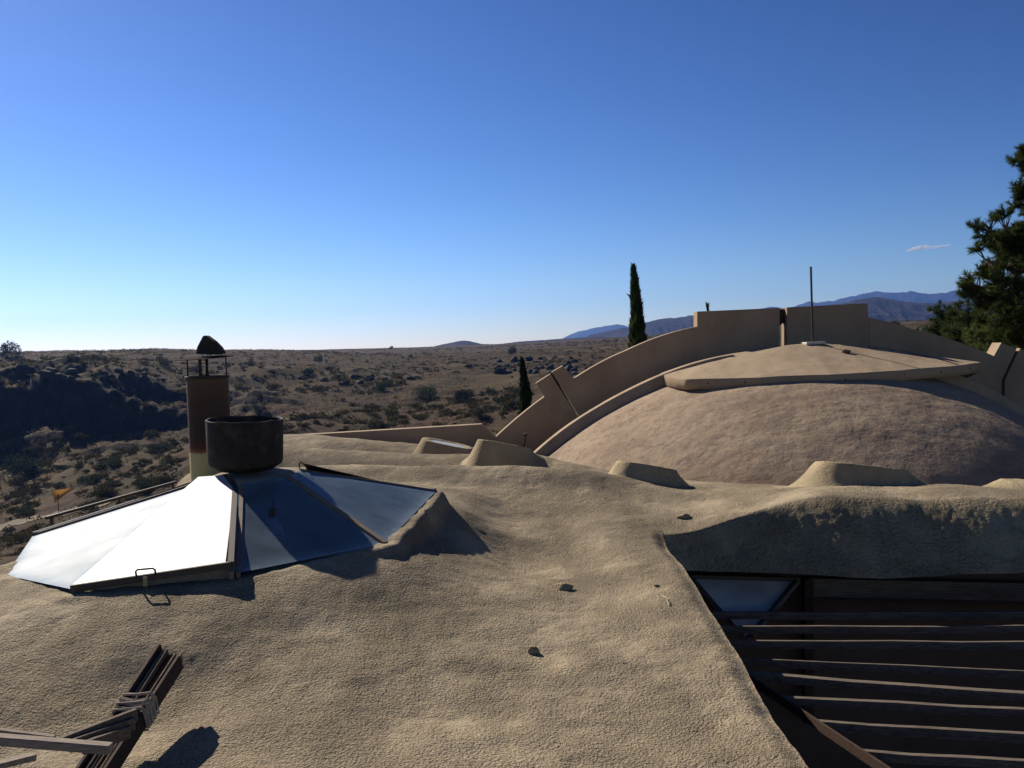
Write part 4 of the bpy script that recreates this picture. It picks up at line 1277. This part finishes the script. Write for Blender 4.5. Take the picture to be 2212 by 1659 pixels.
for k, (u, v, hw, sq, lab, cat) in enumerate(BUSH):
    h = terrain_hit(u, v + 1)
    if h is None:
        h = terrain_hit(u, v + 12)
    if h is None: continue
    s = hw / FOC * h[1]
    place(JUN_ME[k % 4], 'juniper', h - up * (.12 * s), s, sq * 1.15, lab, cat)

# basalt boulders along the rim and in outcrops
ROCK_ME = []
for k in range(6):
    o = rock_obj('basalt_boulder', (0, 0, 0), (1, .8, .75), M['basalt'], 40 + k)
    ROCK_ME.append(o.data); bpy.data.objects.remove(o)
rb = random.Random(9)
spots = []
for _ in range(420):
    z = rb.random()
    if z < .16: u, v = rb.uniform(0, 400), 812 + rb.gauss(0, 8) + max(0, (rb.random() - .6)) * 60
    elif z < .70: u, v = rb.gauss(1150, 65), 795 + rb.gauss(0, 13)
    elif z < .85: u, v = rb.gauss(800, 50), 822 + rb.gauss(0, 9)
    else: continue
    spots.append((u, v))
nb_ = 0
for u, v in spots:
    if v > np.interp(u, SIL[:, 0], SIL[:, 1]): continue
    h = terrain_hit(u, v)
    if h is None or h[1] > 600 or nb_ >= 150: continue
    s = rb.uniform(.6, 2.0) * (1.5 if rb.random() < .15 else 1)
    o = bpy.data.objects.new('basalt_boulder', ROCK_ME[nb_ % 6]); o.location = V3(h + up * s * .15)
    o.scale = (s, s, s * rb.uniform(.6, 1.0)); o.rotation_euler = (rb.uniform(-.4, .4), rb.uniform(-.4, .4), rb.uniform(0, 6.3))
    link(o); nb_ += 1
    tag(o, ['angular black basalt boulder on the rim of the dark cliff', 'angular black basalt boulder on the open hillside behind the drum', 'angular black basalt boulder in the outcrop left of the tall cypress'][0 if u < 420 else 1 if u < 960 else 2], 'boulder', 'black basalt boulders on rims and outcrops')

# shade sail by the path down in the canyon
sh = terrain_hit(126, 1106)
def atY(u, v): return at(u, v, sh[1])
ss = empty('shade_sail', sh, 'orange cloth shade sail on a thin pole down by the canyon path', 'shade sail')
b = MB(); b.tube([sh - up * .3, atY(125, 1066)], .08, 8); b.build('pole', M['dark_steel'], ss)
A_, B_, C_ = atY(101, 1062) + (0, 1.5, 0), atY(155, 1055) + (0, 1.5, .0), atY(124, 1086) + (0, -1.0, 0)
nn = 10; vs = []; idx = {}
for i in range(nn + 1):
    for j in range(nn + 1 - i):
        k = nn - i - j
        p = (A_ * i + B_ * j + C_ * k) / nn
        c = (A_ + B_ + C_) / 3
        w = 27 * i * j * k / nn ** 3
        e = (i * j + j * k + k * i) / nn ** 2
        idx[(i, j)] = len(vs); vs.append(p + (c - p) * e * .38 - up * .4 * w)
fs = []
for i in range(nn):
    for j in range(nn - i):
        fs.append((idx[(i, j)], idx[(i + 1, j)], idx[(i, j + 1)]))
        if j < nn - i - 1: fs.append((idx[(i + 1, j)], idx[(i + 1, j + 1)], idx[(i, j + 1)]))
mesh_obj('cloth', vs, fs, M['sail'], ss, smooth=True)
b = MB()
for pnt, tgt in ((A_, A_ + np.array([-2.2, .6, .35])), (B_, B_ + np.array([1.6, .6, .9]))):
    b.tube([pnt, tgt], .05, 5)
b.build('guy_rope', M['pale'], ss)
# a beaten path
pp = [terrain_hit(u, v) for u, v in [(-40, 1148), (20, 1135), (70, 1124), (110, 1114), (150, 1104), (200, 1098), (250, 1080)]]
pp = [p for p in pp if p is not None]
P = resample(np.array(pp), 60)
L = []
for k, p in enumerate(P):
    w = 1.3 + .4 * math.sin(k * .7)
    for s in (-1, -.33, .33, 1):
        x, y = p[0], p[1] + s * w * 1.6
        L.append((x, y, float(terrain_z(np.array([x]), np.array([y]))[0]) + .12))
M['path'] = plain('trodden earth', (0.125, 0.088, 0.055), .95, .2, .8)
tag(mesh_obj('path', L, grid_faces(60, 4), M['path'], smooth=True), 'pale trodden earth path past the shade sail', kind='structure')

# cypresses
def cypress(u, v_top, Y, half, label, seed, zb=-10, n=15000):
    rng = np.random.RandomState(seed)
    top = at(u, v_top, Y); hgt = top[2] - zb
    base = np.array([top[0] + hgt * .012, Y, zb])
    root = empty('cypress_tree', base, label, 'tree')
    b = MB(); b.tube([base, base * .5 + top * .5, top - up * .3], [.16, .09, .01], 8); b.build('trunk', M['bark'], root)
    t = rng.uniform(0, 1, n) ** 1.3                           # 0 at the top
    prof = half * np.clip(t * 7, 0, 1) ** .75 * (.62 + .75 * np.clip(t * 2.2, 0, 1)) * (1 - .35 * sstep(.75, 1, t))
    a = rng.uniform(0, 2 * math.pi, n)
    lump = 1 + .42 * np.sin(a * 3 + t * 40) * np.sin(t * 57 + a) + .75 * vnoise(a * 2, t * 30, seed)
    r_ = prof * lump * np.sqrt(rng.uniform(.25, 1.1, n))
    wob = .07 * np.sin(t * 9)
    c = np.stack([top[0] + wob + (base[0] - top[0]) * t + r_ * np.cos(a), Y + r_ * np.sin(a), top[2] - t * hgt + rng.normal(0, .05, n)], -1)
    # upright sprays
    ax = np.stack([np.cos(a) * .35, np.sin(a) * .35, np.ones(n)], -1) + rng.normal(0, .2, (n, 3)); ax /= np.linalg.norm(ax, axis=1)[:, None]
    sd = np.cross(ax, rng.normal(size=(n, 3))); sd /= np.linalg.norm(sd, axis=1)[:, None]
    L = rng.uniform(.07, .26, n)[:, None]
    v = np.stack([c - sd * L * .22, c + sd * L * .22, c + ax * L], 1).reshape(-1, 3)
    mesh_obj('crown', v, np.arange(n * 3).reshape(-1, 3), M['cypress'], root)
cypress(1368, 582, 36, .27, 'tall slender dark cypress rising above the arched wall against the sky', 61, -9)
cypress(1128, 783, 44, .27, 'shorter dark cypress beyond the left foot of the arched wall', 62, -12)
cypress(1528, 663, 38, .035, 'tip of a small tree just showing above the raised wall block', 63, -6, 900)

# pine: trunk outside the picture, limbs reaching into it
def needle_tufts(tips, dirs, rng, n_needles=46, length=.14, width=.0075):
    T = np.repeat(tips, n_needles, axis=0); D = np.repeat(dirs, n_needles, axis=0)
    n = len(T)
    d = rng.normal(size=(n, 3)); d /= np.linalg.norm(d, axis=1)[:, None]
    d = d * .8 + D * .85; d /= np.linalg.norm(d, axis=1)[:, None]
    s = np.cross(d, rng.normal(size=(n, 3))); s /= np.linalg.norm(s, axis=1)[:, None]
    b_ = T - D * rng.uniform(0, .16, (n, 1))
    L = rng.uniform(.6, 1.15, (n, 1)) * length
    v = np.stack([b_ - s * width, b_ + s * width, b_ + d * L], 1).reshape(-1, 3)
    return v, np.arange(n * 3).reshape(-1, 3)

def pine(base, height, limbs, label, seed, mult=6.5, lean=0.0, needle=.135, width=.0075, per=46):
    rng = np.random.RandomState(seed)
    root = empty('pine_tree', base, label, 'tree')
    base = np.asarray(base, float)
    tr_ = [base + np.array([lean * t, .1 * math.sin(3 * t), height * t]) for t in np.linspace(0, 1, 10)]
    b = MB(); b.tube(tr_, list(np.linspace(.22, .03, 10) * height / 10), 10); b.build('trunk', M['bark'], root, smooth=True)
    tips, dirs = [], []
    limbs = [(a_, t_, d_, r_ * 1.15) for a_, t_, d_, r_ in limbs]
    lb = MB()
    for (zf, tip, dens, rad) in limbs:
        s = base + np.array([lean * zf, 0, height * zf]); tip = np.asarray(tip, float)
        mid = (s + tip) / 2 + up * (-.12 * np.linalg.norm(tip - s))
        pts = [s * (1 - t) ** 2 + mid * 2 * t * (1 - t) + tip * t * t for t in np.linspace(0, 1, 9)]
        lb.tube(pts, list(np.linspace(.055, .012, 9) * height / 10), 6)
        ncl = max(6, int(dens / 2.3))
        cl = []
        for k in range(ncl):
            t = 1 - rng.uniform(0, 1) ** 1.4 * .70
            o_ = rng.normal(size=3) * rad * np.array([1, 1, .7]) * .75
            o_ *= min(1.0, rad * 1.2 / (np.linalg.norm(o_) + 1e-6))
            cl.append((t, o_))
        for k in range(int(dens * mult)):
            t, o_ = cl[k % ncl]
            q = s * (1 - t) ** 2 + mid * 2 * t * (1 - t) + tip * t * t
            w_ = rng.normal(size=3); w_ /= np.linalg.norm(w_)
            off = o_ + w_ * np.array([1, 1, .8]) * .22 * rng.uniform(.3, 1) ** .5
            e = q + off
            dd = w_ * .2 + (tip - s) * .02 + up * .10; dd /= np.linalg.norm(dd)
            tips.append(e); dirs.append(dd)
            if rng.uniform() < .5: lb.tube([q, q * .4 + e * .6 + up * .02, e], [.014, .009, .005], 4, cap=False)
    lb.build('limbs', M['bark'], root)
    v, f = needle_tufts(np.array(tips), np.array(dirs), rng, per, needle, width)
    mesh_obj('crown', v, f, M['pine'], root)
    return root
PY = 21.0
def pt(u, v, dy=0): return at(u + 8, v, PY + dy)
pb_ = pt(2345, 1200); pb_[2] = -7.5; pb_[1] = PY
PH = 15.0
def zf(v): return float((pt(2340, v)[2] + 7.5) / PH)
limbs = [(zf(330), pt(2205, 300), 26, .24), (zf(350), pt(2188, 345, .4), 22, .20), (zf(400), pt(2200, 400, -.5), 24, .24), (zf(420), pt(2188, 425, .2), 18, .19),
         (zf(300), pt(2230, 280), 24, .3), (zf(460), pt(2215, 455, .7), 14, .22), (zf(520), pt(2207, 512, -.4), 14, .20),
         (zf(540), pt(2130, 500, .2), 46, .36), (zf(540), pt(2165, 498, -.4), 36, .30), (zf(560), pt(2135, 522, .2), 46, .36), (zf(560), pt(2160, 545, .9), 40, .36), (zf(590), pt(2118, 560, -.5), 40, .34), (zf(620), pt(2108, 590, .3), 30, .26), (zf(560), pt(2190, 560, 0), 34, .34),
         (zf(650), pt(2118, 622, .2), 44, .30), (zf(690), pt(2140, 650, .8), 48, .40), (zf(700), pt(2165, 680, -.4), 56, .42), (zf(720), pt(2190, 700, .4), 44, .44), (zf(740), pt(2195, 735, 1), 30, .42), (zf(640), pt(2200, 655, -.8), 20, .30)]
for k in range(26):                                               # the rest of the tree, outside the picture
    a = random.uniform(-1.5, 1.5); z_ = random.uniform(.42, .93); ln = 3.0 * (1.08 - z_) + .5
    limbs.append((z_, pb_ + np.array([math.cos(a) * ln + .5, math.sin(a) * ln, PH * z_ + .4]), 30, .42))
pine(pb_, PH, limbs, 'large dark pine reaching in from the picture edge above the arched wall', 81)

def small_pine(u, v_top, Y, h, label, seed, w=.4):
    rnd = random.Random(seed)
    top = at(u, v_top, Y); base = top - up * h
    lim = []
    for k in range(34):
        z_ = rnd.uniform(.25, 1.0); a = rnd.uniform(0, 6.28); ln = w * h * (1.06 - z_) + .25
        lim.append((max(.05, z_ - .04), base + np.array([math.cos(a) * ln, math.sin(a) * ln, h * z_ + .1]), 22, .30))
    pine(base, h, lim, label, seed, mult=2.2, needle=.20, width=.011, per=34)
small_pine(2092, 664, 34, 6.5, 'young green pine behind the right wing of the arched wall, with the highest tip', 91)
small_pine(2052, 668, 38, 6.5, 'young green pine behind the arched wall, left of the highest tip', 92, .42)
small_pine(2150, 690, 30, 6.5, 'bushy green pine under the large pine, beside the wall block', 93, .55)
small_pine(2212, 708, 29, 6.5, 'bushy green pine at the picture edge behind the last wall block', 94, .5)
h = at(2010, 678, 52)
place(JUN_ME[1], 'juniper', (h[0], h[1], h[2] - 3.0), 1.5, 1.5, 'dull green juniper left of the young pines beyond the arched wall', 'bush')

# ================================================================== CLOUD AND HAZE
def cloud():
    bm = bmesh.new()
    rnd = random.Random(4)
    for (u, v, r) in [(1966, 541, 10), (1978, 537, 15), (1992, 534, 19), (2004, 535, 14), (2018, 534, 12), (2032, 532, 8), (2046, 530, 6)]:
        p = at(u, v, 7600)
        bmesh.ops.create_icosphere(bm, subdivisions=3, radius=1, matrix=Matrix.Translation(V3(p)) @ Matrix.Diagonal((r * 2.7, 55, r * 1.1, 1)))
    me = bpy.data.meshes.new('cloud'); bm.to_mesh(me); bm.free()
    m, nt, out = new_mat('thin cloud')
    vol = N(nt, 'ShaderNodeVolumePrincipled'); vol.inputs['Color'].default_value = (1, 1, 1, 1); vol.inputs['Anisotropy'].default_value = 0.4
    f = ramp(nt, noise(nt, worldco(nt), .024, 5, .6), [(.42, (0,) * 3), (.7, (1,) * 3)])
    nt.links.new(mth(nt, 'MULTIPLY', f, .07), vol.inputs['Density'])
    nt.links.new(vol.outputs[0], out.inputs['Volume'])
    me.materials.append(m)
    o = bpy.data.objects.new('cloud', me); link(o)
    tag(o, 'small thin white cloud low in the blue sky near the pine', 'cloud')
cloud()

def haze():
    b = MB(); b.prism([(-9500, -320, -125), (9500, -320, -125), (9500, 10200, -125), (-9500, 10200, -125)], (0, 0, 660))
    m, nt, out = new_mat('haze')
    vol = N(nt, 'ShaderNodeVolumePrincipled'); vol.inputs['Color'].default_value = (0.20, 0.40, 1, 1)
    vol.inputs['Density'].default_value = 6e-5
    vol.inputs['Anisotropy'].default_value = 0.45
    nt.links.new(vol.outputs[0], out.inputs['Volume'])
    o = b.build('haze', m); tag(o, kind='stuff', label='thin blue haze of distance')
haze()
